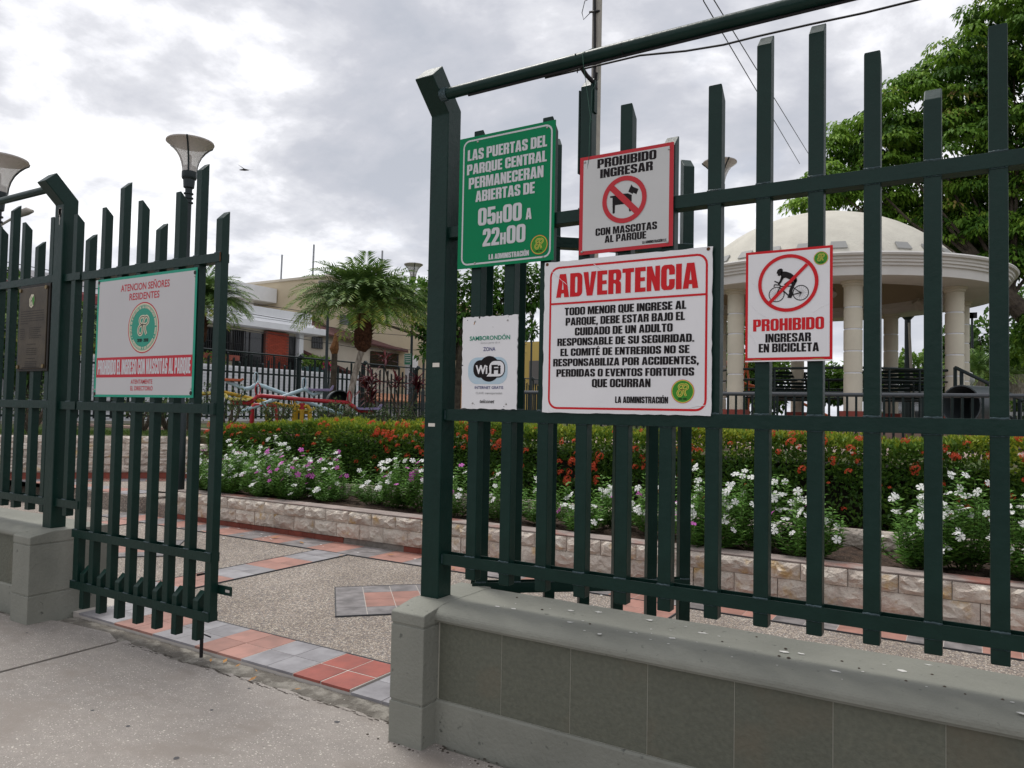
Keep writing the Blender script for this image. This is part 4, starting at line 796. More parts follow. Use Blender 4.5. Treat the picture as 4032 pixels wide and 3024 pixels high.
# steps and lower platform, diagonal stone wall of the terrace
b = B(); b.prism([(-16, 5.83), (-9.15, 5.83), (-9.05, 5.95), (-8.9, 6.4), (-8.6, 6.5), (-8.55, 7.3), (-9.7, 7.9), (-11.1, 7.5), (-13.0, 5.6), (-14, 5.6), (-16, 4.0)], 'z', -.06, .268); plat = struct('raised_path', b, PEB, bev=.01)
b = B(); b.prism([(-8.95, 5.80), (-8.52, 5.80), (-8.52, 6.45), (-8.85, 6.45), (-9.0, 6.0)], 'z', -.06, .24); struct('step', b, PEB, bev=.03)
k = 0
for i in range(15): block(plat, -15.0+i*.411, 6.05, (TRED, TGREY)[i % 2], z=.277) if i*.411-15.0 < -9.3 else None
for i in range(9):
    t = i*.411; block(plat, -12.85+.35+t*.7071+.12, 5.95+t*.7071-.33+.25, (TGREY, TRED)[i % 2], z=.2775+.001, rz=math.pi/4) if i > 1 else None
dw = thing('terrace_wall', 'five-course wall of pale rough limestone blocks running diagonally behind the steps', 'wall', (-12.0, 6.55, .27))
d0 = Vector((-15.9, 2.62, 0)); u_ = Vector((.7071, .7071, 0)); n__ = Vector((.7071, -.7071, 0)); LW = 7.3
SM3 = [stone_mesh(BSTONE, .405, .112, 0, 60+i, .03) for i in range(8)]
b = B(); P_ = [d0, d0+u_*LW, d0+u_*LW-n__*.2, d0-n__*.2]; b.prism([(p.x, p.y) for p in P_], 'z', .2, .945); part(dw, 'core', b, MORTAR)
b = B(); P_ = [d0+n__*.02, d0+u_*LW+n__*.02, d0+u_*LW+n__*.008, d0+n__*.008]; b.prism([(p.x, p.y) for p in P_], 'z', .268, .375); part(dw, 'brick_base', b, BRICK)
for row in range(5):
    t = .1+(row % 2)*.2; k = row*3
    while t < LW:
        q = d0+u_*t+n__*.033; inst(dw, 'stone', SM3[(k*3+row) % 8], (q.x, q.y, .378+row*.1145), (0, 0, math.pi/4)); t += .41; k += 1
# terrace: grass, and the ground out to the side fence and far beyond the kiosk
b = B(); b.prism([(-19.3, -1), (-15.95, 2.7), (-10.85, 7.85), (-9.8, 8.0), (12, 8.0), (60, 8.0), (60, 160), (-19.3, 160)], 'z', -.05, .945); ter = struct('terrace', b, GRASSG)
b = B(); b.box(-60, -19.4, -20, 160, -.07, .25); struct('street', b, ASPH)
b = B(); b.prism([(-9.6, 11.2), (12, 11.9), (12, 14.6), (-9.6, 14.6)], 'z', .95, .962); struct('path', b, mat('pink_path', (.36, .27, .23), (.30, .23, .2), sc=8, rough=.85))
b = B(); b.box(-18.6, -10.4, 9.3, 9.6, .95, 1.0); struct('kerb', b, mat('pink_kerb', (.40, .28, .24), rough=.85))
# grass blades on the near terrace edge
n_ = 9000; t = rng.uniform(0, LW, n_); w = rng.uniform(.22, 1.9, n_); base = np.array(d0)[None]+np.array(u_)[None]*t[:, None]-np.array(n__)[None]*w[:, None]; base[:, 2] = .94
leafobj(None, 'grass', base, rdir(n_)*.5+np.array([0, 0, 1]), rdir(n_), rng.uniform(.04, .10, n_), .009, rng.random(n_), GRASS, kind='stuff')
# ------------------------------------------------------------------ ixora hedge
hedge = thing('ixora_hedge', 'clipped long ixora hedge with yellow-green top and orange-red flower heads', 'hedge', (-4, 7.5, .5))
HX0, HX1, HY0, HY1, HZ0, HZ1 = -9.55, 2.2, 7.10, 7.95, .52, 1.275
def htop(x): return HZ1-.11*np.clip((-6-x)/3.5, 0, 1)+.03*np.sin(x*2.3)+.02*np.sin(x*5.1+1)
b = B(); b.box(HX0+.16, HX1, HY0+.14, HY1-.1, HZ0, HZ1-.24); part(hedge, 'dark_core', b, mat('hedge_core', (.010, .014, .007), (.02, .016, .01), sc=12, rough=.95))  # plain dark box that blocks the view through the leaves
def hedge_leaves(n_, face):
    if face == 'front': P = np.stack([rng.uniform(HX0, HX1, n_), HY0+np.abs(rng.normal(0, .045, n_)), HZ0+(HZ1-HZ0)*rng.random(n_)**.9], 1); nn = np.array([0, -1, .15])
    elif face == 'top': P = np.stack([rng.uniform(HX0, HX1, n_), rng.uniform(HY0, HY1, n_), HZ1-np.abs(rng.normal(0, .04, n_))], 1); nn = np.array([0, -.3, 1])
    else: P = np.stack([HX0+np.abs(rng.normal(0, .05, n_)), rng.uniform(HY0, HY1, n_), rng.uniform(HZ0, HZ1, n_)], 1); nn = np.array([-1, 0, .15])
    P[:, 2] *= htop(P[:, 0])/HZ1
    P[:, 1] += .10*np.clip((P[:, 2]-1.08)/.19, 0, 1)**2*(1 if face == 'front' else 0)+.035*np.sin(P[:, 0]*3.1)+.03*np.sin(P[:, 2]*9+P[:, 0]*1.7)
    gap = (np.sin(P[:, 0]*2.9+1.3)+np.sin(P[:, 0]*7.1)+np.sin(P[:, 2]*11+P[:, 0]*3)) ; keep = ~((gap < -1.2) & (P[:, 2] < .95) & (rng.random(n_) < .75)); P = P[keep]; n_ = len(P)
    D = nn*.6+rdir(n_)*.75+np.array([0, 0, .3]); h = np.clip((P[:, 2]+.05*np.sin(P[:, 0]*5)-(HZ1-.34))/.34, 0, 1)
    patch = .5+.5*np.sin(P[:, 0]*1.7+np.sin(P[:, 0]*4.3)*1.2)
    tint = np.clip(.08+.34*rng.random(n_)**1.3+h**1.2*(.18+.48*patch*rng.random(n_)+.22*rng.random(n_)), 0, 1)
    return P, D, nn+rdir(n_)*.6, rng.uniform(.038, .068, n_), rng.uniform(.016, .028, n_), tint
pk = [hedge_leaves(44000, 'front'), hedge_leaves(22000, 'top'), hedge_leaves(4500, 'side')]
n_ = 2600; xs_ = rng.uniform(HX0, HX1, n_); P = np.stack([xs_, rng.uniform(HY0-.02, HY1, n_), htop(xs_)-.02+np.abs(rng.normal(0, .028, n_))], 1)
pk.append((np.repeat(P, 5, 0), rdir(n_*5)*.75+np.array([0, 0, 1.1]), rdir(n_*5), rng.uniform(.035, .06, n_*5), rng.uniform(.012, .018, n_*5), np.clip(.45+.5*rng.random(n_*5), 0, 1)))
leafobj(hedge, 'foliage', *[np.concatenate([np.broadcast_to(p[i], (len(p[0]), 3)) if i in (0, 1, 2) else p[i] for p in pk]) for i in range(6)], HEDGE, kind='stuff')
# flower heads
def floret_head(seed, R_=.042, n_=30, mt=PETR):
    r_ = random.Random(seed); b = B()
    for i in range(n_):
        a = r_.uniform(0, 6.28); t = math.acos(r_.uniform(.1, 1)); c = Vector((math.sin(t)*math.cos(a), math.sin(t)*math.sin(a), math.cos(t)*.75)); p = c*R_*r_.uniform(.85, 1.1)
        u = c.cross(Vector((.3, .2, 1))).normalized(); v = c.cross(u).normalized(); ph = r_.uniform(0, 1.5)
        for k in range(4):
            d = u*math.cos(ph+k*1.5708)+v*math.sin(ph+k*1.5708); s_ = c.cross(d)
            b.add([tuple(p), tuple(p+d*.007+s_*.004+c*.001), tuple(p+d*.013), tuple(p+d*.007-s_*.004+c*.001)], [(0, 1, 2, 3)])
    return mesh(b, 'flower_head', mt)
FH = [floret_head(i, R_=.032+.006*i, n_=22+4*i) for i in range(4)]
def put_head(x, y, z, s_): inst(hedge, 'flower_head', random.choice(FH), (x, y, z), (random.uniform(.2, 1.3), random.uniform(-.4, .4), random.uniform(-.5, .5)), scale=(s_, s_, s_))
cl_ = [(-6.15, 1.20, 16, .16), (-6.0, 1.08, 7, .12), (-4.4, 1.1, 9, .14), (-4.2, .92, 6, .14), (-3.5, 1.0, 12, .16), (-3.55, .78, 7, .12), (-2.75, .95, 10, .16), (-2.7, 1.2, 8, .14), (-.1, 1.2, 8, .14), (-9.4, 1.12, 7, .1), (-8.9, 1.2, 7, .2), (-7.2, 1.2, 7, .2), (.35, 1.15, 6, .15), (-2.1, 1.2, 8, .2), (-1.5, 1.22, 9, .22), (-.8, 1.2, 9, .2), (-4.9, 1.15, 8, .2), (-5.4, 1.25, 8, .2)]
for cx_, cz_, n_, sp in cl_:
    for i in range(n_): put_head(cx_+random.gauss(0, sp), HY0-.03+random.uniform(-.02, .02), min(cz_+random.gauss(0, sp*.7), htop(cx_)+.03), random.uniform(.7, 1.1))
for i in range(120): x = random.uniform(HX0, HX1); put_head(x, HY0-.02, random.uniform(.66, 1.2), random.uniform(.45, .8))
for i in range(85): x = random.uniform(HX0, HX1); put_head(x, random.uniform(HY0, HY1), float(htop(x))+.02, random.uniform(.5, .95))
# ------------------------------------------------------------------ periwinkles
def petal_mesh(m, r_=.02):
    b = B()
    for k in range(5):
        a = k*2*math.pi/5; c, s_ = math.cos(a), math.sin(a)
        def R_(u, v, w): return (u*c-v*s_, u*s_+v*c, w)
        b.add([R_(0, 0, 0), R_(r_*.5, r_*.28, .002), R_(r_*.95, r_*.40, .0), R_(r_*1.05, -.1*r_, -.001), R_(r_*.9, -r_*.42, -.002), R_(r_*.45, -r_*.22, 0)], [(0, 1, 2, 3, 4, 5)])
    b.lathe((0, 0, -.001), [(0, .003), (.0025, .002), (.0022, -.012)], 5)
    return mesh(b, 'flower', m)
FW, FP_ = petal_mesh(PETW, .031), petal_mesh(PETP, .031)
def periwinkle(x, y, z, h, r_, nw, np_, label, dens=1., grp='periwinkle plants in the stone planter'):
    p = thing('periwinkle_plant', label, 'flowering plant', (x, y, z), group=grp); ns = int(38*dens*(r_/.25)); P = []; D = []; Nn = []; Ln = []; ti = []; tips = []; sb = B()
    for i in range(ns):
        a = random.uniform(0, 6.28); rad = r_*math.sqrt(random.random()); tip = Vector((x+rad*math.cos(a), y+rad*math.sin(a)*.75, z+h*(1-.45*(rad/r_)**2)*random.uniform(.55, 1.22))); base = Vector((x+rad*.3*math.cos(a), y+rad*.3*math.sin(a), z))
        if i % 2 == 0: sb.tube([base, (base+tip)/2+Vector((rad*.25*math.cos(a), rad*.2*math.sin(a), 0)), tip], [.004, .003, .002], 4, caps=False)
        m_ = 16
        for k in range(m_):
            t = .12+.88*k/(m_-1); q = base.lerp(tip, t)+Vector((rad*.25*math.cos(a)*math.sin(t*3.14), rad*.2*math.sin(a)*math.sin(t*3.14), 0))
            aa = k*1.5708+i; 
            for s_ in (0, math.pi):
                P.append(q); D.append((math.cos(aa+s_), math.sin(aa+s_), random.uniform(.1, .7))); Nn.append((random.gauss(0, .3), random.gauss(0, .3), 1)); Ln.append(random.uniform(.048, .080)*(1-.25*t)); ti.append(min(1, .15+.5*t*random.random()+.25*random.random()))
        tips.append(tip)
    P = np.array([tuple(q) for q in P]); Ln = np.array(Ln); leafobj(p, 'foliage', P, np.array(D), np.array(Nn), Ln, Ln*.40, np.array(ti), PERI, droop=.12, kind='stuff'); part(p, 'stems', sb, mat('green_stem', (.07, .11, .03), rough=.7))
    vis = sorted(tips, key=lambda q: (q.y-y)*1.2-(q.z-z)); vis = [q for q in vis][:max(1, int(len(vis)*.8))]
    nw, np_ = int(nw*1.5), int(np_*1.3)
    for i in range(nw+np_):
        q = random.choice(vis)+Vector((random.gauss(0, .02), random.gauss(-.015, .02), random.uniform(0, .03)))
        if i % 3: q = Vector((q.x, q.y-random.uniform(0, .06), q.z-random.uniform(0, .10)))
        me = FW if i < nw else FP_; s_ = random.uniform(.8, 1.2)
        inst(p, 'flower', me, q, (random.uniform(.1, 1.1), random.uniform(-.5, .5), random.uniform(-1, 1)), scale=(s_, s_, s_))
PL = [(-8.30, 6.35, .46, .26, 16, 3, 'periwinkle at the left corner of the planter, white flowers with two pink ones'), (-8.30, 6.75, .62, .25, 14, 0, 'tall white periwinkle against the left end of the hedge'), (-7.85, 6.25, .46, .30, 24, 1, 'dense white periwinkle overhanging the stone wall near the left corner'), (-7.6, 6.7, .58, .30, 26, 0, 'tall dense white periwinkle behind the front row, left of the pink ones'), (-7.2, 6.3, .44, .28, 16, 5, 'white periwinkle mixed with a few pink flowers'),
 (-6.8, 6.35, .46, .28, 5, 20, 'periwinkle with mostly pink flowers in the middle of the left bed'), (-6.75, 6.75, .55, .25, 12, 6, 'tall periwinkle with white and pink flowers close to the hedge'), (-6.3, 6.4, .40, .24, 7, 6, 'small periwinkle with pale pink and white flowers at the edge of the bare patch'),
 (-5.75, 6.5, .42, .20, 9, 0, 'thin white periwinkle on bare soil in front of the kerb'), (-5.35, 6.55, .50, .22, 13, 2, 'airy periwinkle with white flowers and a pink tip just left of the gate post'), (-4.95, 6.4, .52, .22, 6, 7, 'leggy periwinkle with pink flowers seen beside the gate post'), (-4.5, 6.3, .50, .24, 9, 4, 'periwinkle behind the first fence pickets with white and pink flowers'),
 (-4.0, 6.4, .46, .22, 10, 2, 'pale green periwinkle behind the second and third pickets'), (-3.5, 6.4, .45, .22, 10, 0, 'white periwinkle in front of the red ixora heads'), (-3.05, 6.25, .30, .20, 5, 1, 'low bright green periwinkle seen under the warning sign'), (-2.85, 6.6, .44, .22, 9, 3, 'periwinkle with a magenta flower near the kerb stones'), (-2.35, 6.45, .48, .24, 13, 1, 'white periwinkle behind the open gate leaf'),
 (-1.85, 6.25, .50, .27, 22, 2, 'full white periwinkle right of the open gate leaf'), (-1.5, 6.45, .54, .28, 24, 1, 'full white periwinkle with one magenta flower under the bicycle sign'), (-1.1, 6.3, .42, .24, 18, 2, 'white periwinkle beside the bare soil patch'), (-.32, 6.35, .46, .24, 18, 0, 'dense white periwinkle just right of the bare soil patch'), (-.05, 6.5, .64, .28, 26, 0, 'tallest white periwinkle rising before the dry brown hedge branch'), (.40, 6.35, .52, .28, 22, 0, 'white periwinkle at the right edge of the picture'), (.9, 6.4, .50, .28, 12, 0, 'white periwinkle past the last picket in view')]
for x, y, h, r_, nw, np_, lab in PL: periwinkle(x, y-(.12 if nw+np_ > 14 else .04), .375, h*1.10, r_*1.25, nw, np_, lab, dens=1.15 if nw+np_ > 14 else .75)
b = B()   # dry branch in the hedge
# fallen petals and leaves on the court
b = B()
for i in range(50):
    x = random.uniform(-8.2, -6.3) if i < 34 else random.uniform(-6.3, -2); y = random.uniform(5.25, 5.8); r_ = random.uniform(.008, .018)
    b.poly([(x+r_*math.cos(k*1.256+i)*random.uniform(.6, 1.2), y+r_*math.sin(k*1.256+i)*random.uniform(.6, 1.2), .062) for k in range(5)])
tag(solo('fallen_petals', b, PETW), kind='stuff')
b = B()
for (x, y, r_) in ((-5.9, 5.55, .05), (-6.35, 5.6, .06), (-6.7, 5.45, .03), (-5.1, 5.3, .03), (-4.75, 5.6, .05), (-3.9, 5.45, .03), (-3.55, 2.80, .03), (-3.43, 2.79, .02), (-3.62, 2.76, .02), (-3.28, 2.79, .012), (-2.9, 2.73, .02), (-4.2, 5.6, .02), (-3.2, 2.7, .03), (-7.3, 5.4, .03)):
    a = random.uniform(0, 3); c, s_ = math.cos(a)*r_, math.sin(a)*r_; z = .066 if y > 3 else .04; b.add([(x-c, y-s_, z), (x-s_*.35, y+c*.35, z+.004), (x+c, y+s_, z+.008), (x+s_*.35, y-c*.35, z+.002)], [(0, 1, 2, 3)])
tag(solo('fallen_leaves', b, mat('dry_leaf', (.42, .22, .07), (.3, .14, .05), sc=30, rough=.8)), kind='stuff')
# ------------------------------------------------------------------ side fence of the park (runs along X = -19)
sf = thing('park_fence', 'long dark green picket fence with pipe rail closing the far side of the park', 'fence', (-19, 20, .95))
b = B(); b.box(-19.08, -18.92, -1, 48, .9, 1.02); part(sf, 'kerb', b, CONC)
y = 4.6; i = 0; PT = [(2.78, 'A'), (2.93, 'B'), (3.06, 'A'), (2.93, 'B')]
while y < 48:
    zt, k = PT[i % 4]; inst(sf, 'picket', picket_mesh(1.08, zt, k, w=.055, m=FARPAINT), (-18.97, y, 0), (0, 0, math.pi/2)); y += .2195; i += 1
for z0 in (2.46, 1.47, 1.12): b = B(); b.box(-18.968, -18.955, 2, 48, z0, z0+.055); part(sf, 'rail', b, FARPAINT)
y = 5.15
while y < 48:
    b = B(); b.prism([(-19.05, .95), (-18.94, .95), (-18.94, 3.02), (-18.82, 3.14), (-18.89, 3.21), (-19.05, 3.05)], 'y', y, y+.11); part(sf, 'post', b, FARPAINT); y += 3.08
b = B(); b.tube([(-18.86, 1, 3.09), (-18.86, 48, 3.11)], .027, 8); part(sf, 'pipe', b, FARPAINT, smooth=True)
# ------------------------------------------------------------------ lamp posts
def lamp(x, y, zb, zr, label, n=28):
    def S(P_, c0=.1): return [((r_ if r_ < .1 else .1+(r_-.1)*.84), z) for r_, z in P_]
    l_ = thing('street_lamp', label, 'street lamp', (x, y, zb), group='trumpet lamps of the park')
    h = zr-zb
    b = B(); b.lathe((x, y, zb), [(.12, 0), (.12, .03), (.075, .05), (.072, min(1.15, h*.3)), (.055, min(1.2, h*.3+.05)), (.043, min(1.24, h*.3+.09)), (.040, h-.90), (.040, h-.86)], 14); part(l_, 'pole', b, LAMPM, smooth=True)
    b = B()
    for q in (-.80, -.74, -.68): b.lathe((x, y, zr), [(.045, q), (.062, q+.008), (.062, q+.022), (.045, q+.03)], 16)
    b.lathe((x, y, zr), [(.040, -.87), (.045, -.60), (.068, -.585), (.074, -.50), (.074, -.48), (.088, -.47), (.095, -.45), (.095, -.375)], 20); part(l_, 'collar', b, LAMPM, smooth=True)
    b = B(); b.lathe((x, y, zr), S([(.088, -.376), (.093, -.33), (.108, -.26), (.135, -.19), (.18, -.115), (.24, -.055), (.30, -.015), (.325, .0)]), n); part(l_, 'glass_bowl', b, LAMPW, smooth=True)
    b = B(); b.lathe((x, y, zr), S([(.325, 0), (.34, .012), (.335, .03), (.30, .035), (0, .045)]), n); b.lathe((x, y, zr), S([(.325, 0), (.30, .006), (0, .012)]), n); part(l_, 'lid', b, LAMPU, smooth=True)
    b = B(); b.lathe((x, y, zr), [(.0, -.30), (.03, -.295), (.082, -.30), (.085, -.37)], 14); b.lathe((x, y, zr), [(0, -.14), (.022, -.15), (.024, -.26), (.03, -.29)], 8); part(l_, 'bulb_holder', b, BULB, smooth=True)
    for a in (-.75, 1.35, 3.45):
        b = B(); b.tube([(x+r_*math.cos(a), y+r_*math.sin(a), zr+z) for r_, z in S(((.092, -.38), (.10, -.30), (.125, -.22), (.165, -.145), (.225, -.075), (.29, -.02), (.335, .005), (.345, .03)))], .012, 6); part(l_, 'strap', b, LAMPM, smooth=True)
    return l_
lamp(-8.86, 6.17, .27, 4.93, 'tall trumpet street lamp rising behind the closed gate leaf')
lamp(-9.83, 4.33, .04, 4.31, 'trumpet street lamp cut by the left edge behind the fence arm')
lamp(-15.14, 18.62, .95, 6.05, 'far trumpet lamp beside the palm carrying a small green notice')
lamp(-16.69, 21.22, .95, 5.97, 'far trumpet lamp just left of the big gate post')
lamp(-16.0, 27.7, .95, 5.95, 'small far trumpet lamp seen between the WiFi sign and the warning sign')
lamp(-3.86, 13.35, .95, 5.99, 'trumpet lamp behind the pickets right of the dog sign')
lamp(-15.65, 15.46, .95, 5.02, 'far lamp half hidden by the palm crown, its post left of the palm trunk')
ns = thing('lamp_notice', 'small green notice strapped to the far lamp post beside the palm', 'sign', (-15.1, 18.5, 3.0))
b = B(); b.box(-15.30, -15.02, 18.46, 18.48, 2.86, 3.22); part(ns, 'panel', b, mat('notice_green', (.01, .16, .08), rough=.5)); b = B()
for i in range(4): rect(b, -15.27+.01*i, 3.14-.065*i, -15.05, 3.165-.065*i, 18.455)
frame(b, -15.29, 2.87, -15.03, 3.21, .01, 18.456); part(ns, 'lettering', b, SLET)
# arm street lamp at the far left
sl_ = thing('road_lamp', 'grey road lamp with a long flat head on a slanting arm at the left edge', 'street lamp', (-24.6, 10.2, 0))
b = B(); b.tube([(-24.3, 10.0, 0), (-24.3, 10.0, 5.6), (-23.7, 10.2, 6.2), (-22.85, 10.52, 6.65)], .035, 8); part(sl_, 'pole', b, CONC, smooth=True)
b = B(); b.tube([(-22.9, 10.50, 6.62), (-22.75, 10.57, 6.72), (-22.5, 10.66, 6.79), (-22.32, 10.72, 6.78)], [.04, .10, .11, .04], 10); part(sl_, 'lamp_head', b, CONC, smooth=True)
# concrete utility pole and overhead wires
up_ = thing('utility_pole', 'pale concrete utility pole rising behind the tallest picket', 'pole', (-8.57, 18.07, .95))
b = B(); b.prism([(-8.69, 18.0), (-8.5, 17.98), (-8.46, 18.12), (-8.64, 18.18)], 'z', .95, 15); part(up_, 'shaft', b, CONC)
b = B(); b.tube([(-8.62, 17.97, 15), (-8.61, 17.96, 12.6), (-8.58, 17.96, 11), (-8.60, 17.96, 9), (-8.6, 17.96, 1)], .035, 6); part(up_, 'conduit', b, BLACK)
b = B(); b.tube([(-8.75, 17.95, 12.25), (-8.45, 17.95, 12.2)], .03, 6); b.tube([(-8.70, 17.9, 12.2), (-8.85, 17.8, 12.0), (-8.9, 17.8, 12.2), (-8.82, 17.8, 12.5), (-8.65, 17.9, 12.6)], .012, 5); part(up_, 'band', b, BLACK)
def wire(pts, lab, r_=.012):
    b = B(); b.tube(pts, r_, 5); tag(solo('overhead_wire', b, BLACK), lab, 'wire')
wire([(-3.3, 8, 9.0), (-4.2, 13.4, 9.1), (-5.5, 29.5, 11.0)], 'left one of the two overhead wires crossing the upper right sky', .011)
wire([(-3.2, 8, 9.0), (-4.05, 13.4, 9.15), (-5.2, 29.5, 11.35)], 'right one of the two overhead wires crossing the upper right sky', .011)
for i, (z, lab) in enumerate(((5.95, 'highest street wire in front of the white roof'), (5.62, 'second street wire in front of the white roof'), (5.05, 'lowest street wire in front of the white house windows'))):
    wire([(-26.5, -2, z+.5), (-26.3, 14, z-.1), (-26.0, 28, z-.25*i-.1), (-25.8, 44, z+.4)], lab, .014)
# tiny bird
bd = B(); c_ = Vector((-31.3, 24.9, 13.4)); bd.tube([c_+Vector((-.25, -.1, 0)), c_, c_+Vector((.2, .1, -.02))], [.02, .06, .02], 6); bd.add([tuple(c_), tuple(c_+Vector((-.15, -.35, .22))), tuple(c_+Vector((.1, -.1, .02))), tuple(c_+Vector((.35, .3, .03))), tuple(c_+Vector((.02, .1, .0)))], [(0, 1, 2), (0, 3, 4)])
tag(solo('bird', bd, BLACK), 'small dark bird flying against the clouds left of the big post', 'bird')

# ------------------------------------------------------------------ vegetation builders
def palm(x, y, zb, zt, rc, label, nf=46, skirt=True, lean=(0, 0), tr=.11, fl=.34):
    p = thing('palm_tree', label, 'palm', (x, y, zb)); b = B(); hh = zt-zb; pts = [(x+lean[0]*(t**1.6), y+lean[1]*(t**1.6), zb+hh*t) for t in [i/14 for i in range(15)]]
    b.tube(pts, [tr*(1.25 if i == 0 else 1)+.006*(i % 2) for i in range(15)], 12); part(p, 'trunk', b, PALMBARK, smooth=False)
    top = Vector(pts[-1])
    if skirt:
        b = B(); sr = .19; b.tube([top+Vector((0, 0, z)) for z in (-.10, .0, .22, .48, .70)], [tr, sr*.85, sr, sr*.9, sr*.6], 14)
        for i in range(90):
            a = random.uniform(0, 6.28); z = random.uniform(-.05, .7); r_ = sr*(1-.5*abs(z-.30)); q = top+Vector((r_*math.cos(a), r_*math.sin(a), z)); d = Vector((math.cos(a), math.sin(a), .9)); s_ = d.cross(Vector((0, 0, 1))).normalized()*.03
            b.add([tuple(q-s_), tuple(q+s_), tuple(q+d*.09)], [(0, 1, 2)])
        part(p, 'skirt', b, PALMSKIRT)
    c = top+Vector((0, 0, .76 if skirt else .1)); P = []; D = []; Nn = []; Ln = []; ti = []
    for i in range(nf):
        a = i*2.39996; el = math.radians(70-60*(i/nf)**.85+random.uniform(-8, 8)); fl_ = rc*random.uniform(.85, 1.1)*(.72+.28*min(1, 2.2*i/nf)); ft_ = random.uniform(-.08, .22); d = Vector((math.cos(a)*math.cos(el), math.sin(a)*math.cos(el), math.sin(el))); pp = c.copy(); old = i/nf; m_ = 34; step = fl_/m_
        for k in range(m_):
            pp = pp+d*step; d = (d+Vector((0, 0, -.048-.004*old))*(.25+1.1*k/m_)).normalized(); side = d.cross(Vector((0, 0, 1))).normalized(); up2 = side.cross(d)
            if k < 3: continue
            ll = fl*math.sin(math.pi*(.12+.83*k/m_))**.6
            for s_ in (-1, 1):
                dd = (side*s_*.75+d*.75+up2*.30+Vector((random.gauss(0, .07), random.gauss(0, .07), random.gauss(0, .07)-.04))).normalized(); P.append(tuple(pp)); D.append(tuple(dd)); Nn.append(tuple(up2)); Ln.append(ll*random.uniform(.85, 1.1)); ti.append(min(1, .04+ft_*(1 if ft_ > 0 else 0)+.42*random.random()+.42*max(0, old-.55)/.45*random.random()+(.12 if k > 26 else 0)))
    Ln = np.array(Ln); leafobj(p, 'fronds', np.array(P), np.array(D), np.array(Nn), Ln, .026*max(1, rc/1.5), np.array(ti), PALM, droop=.16, kind='stuff'); return p
def crowd(blobs, n_, L_, Wd, m, parent, name='crown', flat=.75, spray=1, tlo=.1, thi=.55, shell=.55):
    P = []; D = []; Nn = []; ti = []; tot = sum(b_[3]**2 for b_ in blobs)
    for (x, y, z, r_) in blobs:
        k = max(20, int(n_*r_*r_/tot)); u = rdir(k); rad = r_*(shell+(1-shell)*rng.random(k))*(1+.18*np.sin(u[:, 0]*7+x)+.14*np.sin(u[:, 2]*9+y)); q = u*rad[:, None]*np.array([1, 1, flat])+np.array([x, y, z])
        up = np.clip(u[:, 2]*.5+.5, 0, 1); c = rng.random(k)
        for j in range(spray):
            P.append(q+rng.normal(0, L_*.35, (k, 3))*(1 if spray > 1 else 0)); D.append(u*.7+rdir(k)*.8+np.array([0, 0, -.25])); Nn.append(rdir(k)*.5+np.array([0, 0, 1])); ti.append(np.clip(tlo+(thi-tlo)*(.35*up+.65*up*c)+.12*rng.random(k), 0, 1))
    P = np.concatenate(P); return leafobj(parent, name, P, np.concatenate(D), np.concatenate(Nn), rng.uniform(.75, 1.2, len(P))*L_, rng.uniform(.8, 1.2, len(P))*Wd, np.concatenate(ti), m, droop=.12, kind='stuff')
palm(-11.08, 11.53, .95, 2.74, 1.58, 'pygmy date palm with a curved pale trunk standing by the seesaws', nf=150, lean=(.22, .22), tr=.062, fl=.36)
palm(-15.45, 11.15, .95, 3.0, 1.35, 'date palm whose crown shows behind the right stile of the closed gate leaf', nf=120, tr=.08, fl=.34)
palm(-17.5, 4.9, .95, 2.6, 1.5, 'date palm at the far left seen between the fence pickets', nf=40)
palm(-17.8, 9.2, .95, 2.3, 1.3, 'small palm behind the residents notice', nf=36)
palm(-12.45, 27.5, .95, 3.8, 1.7, 'palm behind the far lamp between the WiFi sign and the warning sign', nf=40)
# almond tree
AL = [(-15.0, 16.1, 4.1, .4), (-13.44, 17.42, 3.93, .59), (-13.8, 17.14, 4.81, .59), (-13.1, 17.67, 5.14, .59), (-14.26, 16.76, 4.9, .55), (-12.26, 18.27, 5.3, .67), (-11.25, 18.91, 5.4, .67), (-11.93, 18.48, 4.73, .59), (-11.11, 18.99, 4.75, .45), (-12.67, 17.99, 4.41, .67), (-11.86, 18.53, 4.21, .45), (-14.68, 16.39, 4.46, .59), (-13.42, 17.43, 3.19, .45), (-11.09, 19.0, 3.85, .37), (-12.9, 18.2, 3.7, .5), (-10.6, 19.4, 5.0, .5)]
at_ = thing('almond_tree', 'broad-leaved almond tree with level dark boughs behind the palm and the lamps', 'tree', (-13.0, 18.2, .95))
b = B(); b.tube([(-13.0, 18.2, .95), (-12.95, 18.15, 2.2), (-12.8, 18.0, 3.2), (-12.7, 18.0, 4.6)], [.16, .13, .11, .06], 8)
for q in AL: b.tube([(-12.9, 18.1, 2.9+.15*(q[2]-3)), ((-12.9+q[0])/2, (18.1+q[1])/2, (3.3+q[2])/2), (q[0], q[1], q[2])], [.07, .05, .02], 6)
part(at_, 'trunk', b, BARK); crowd(AL, 5200, .20, .11, ALMO, at_, shell=.35, tlo=.05, thi=.8)
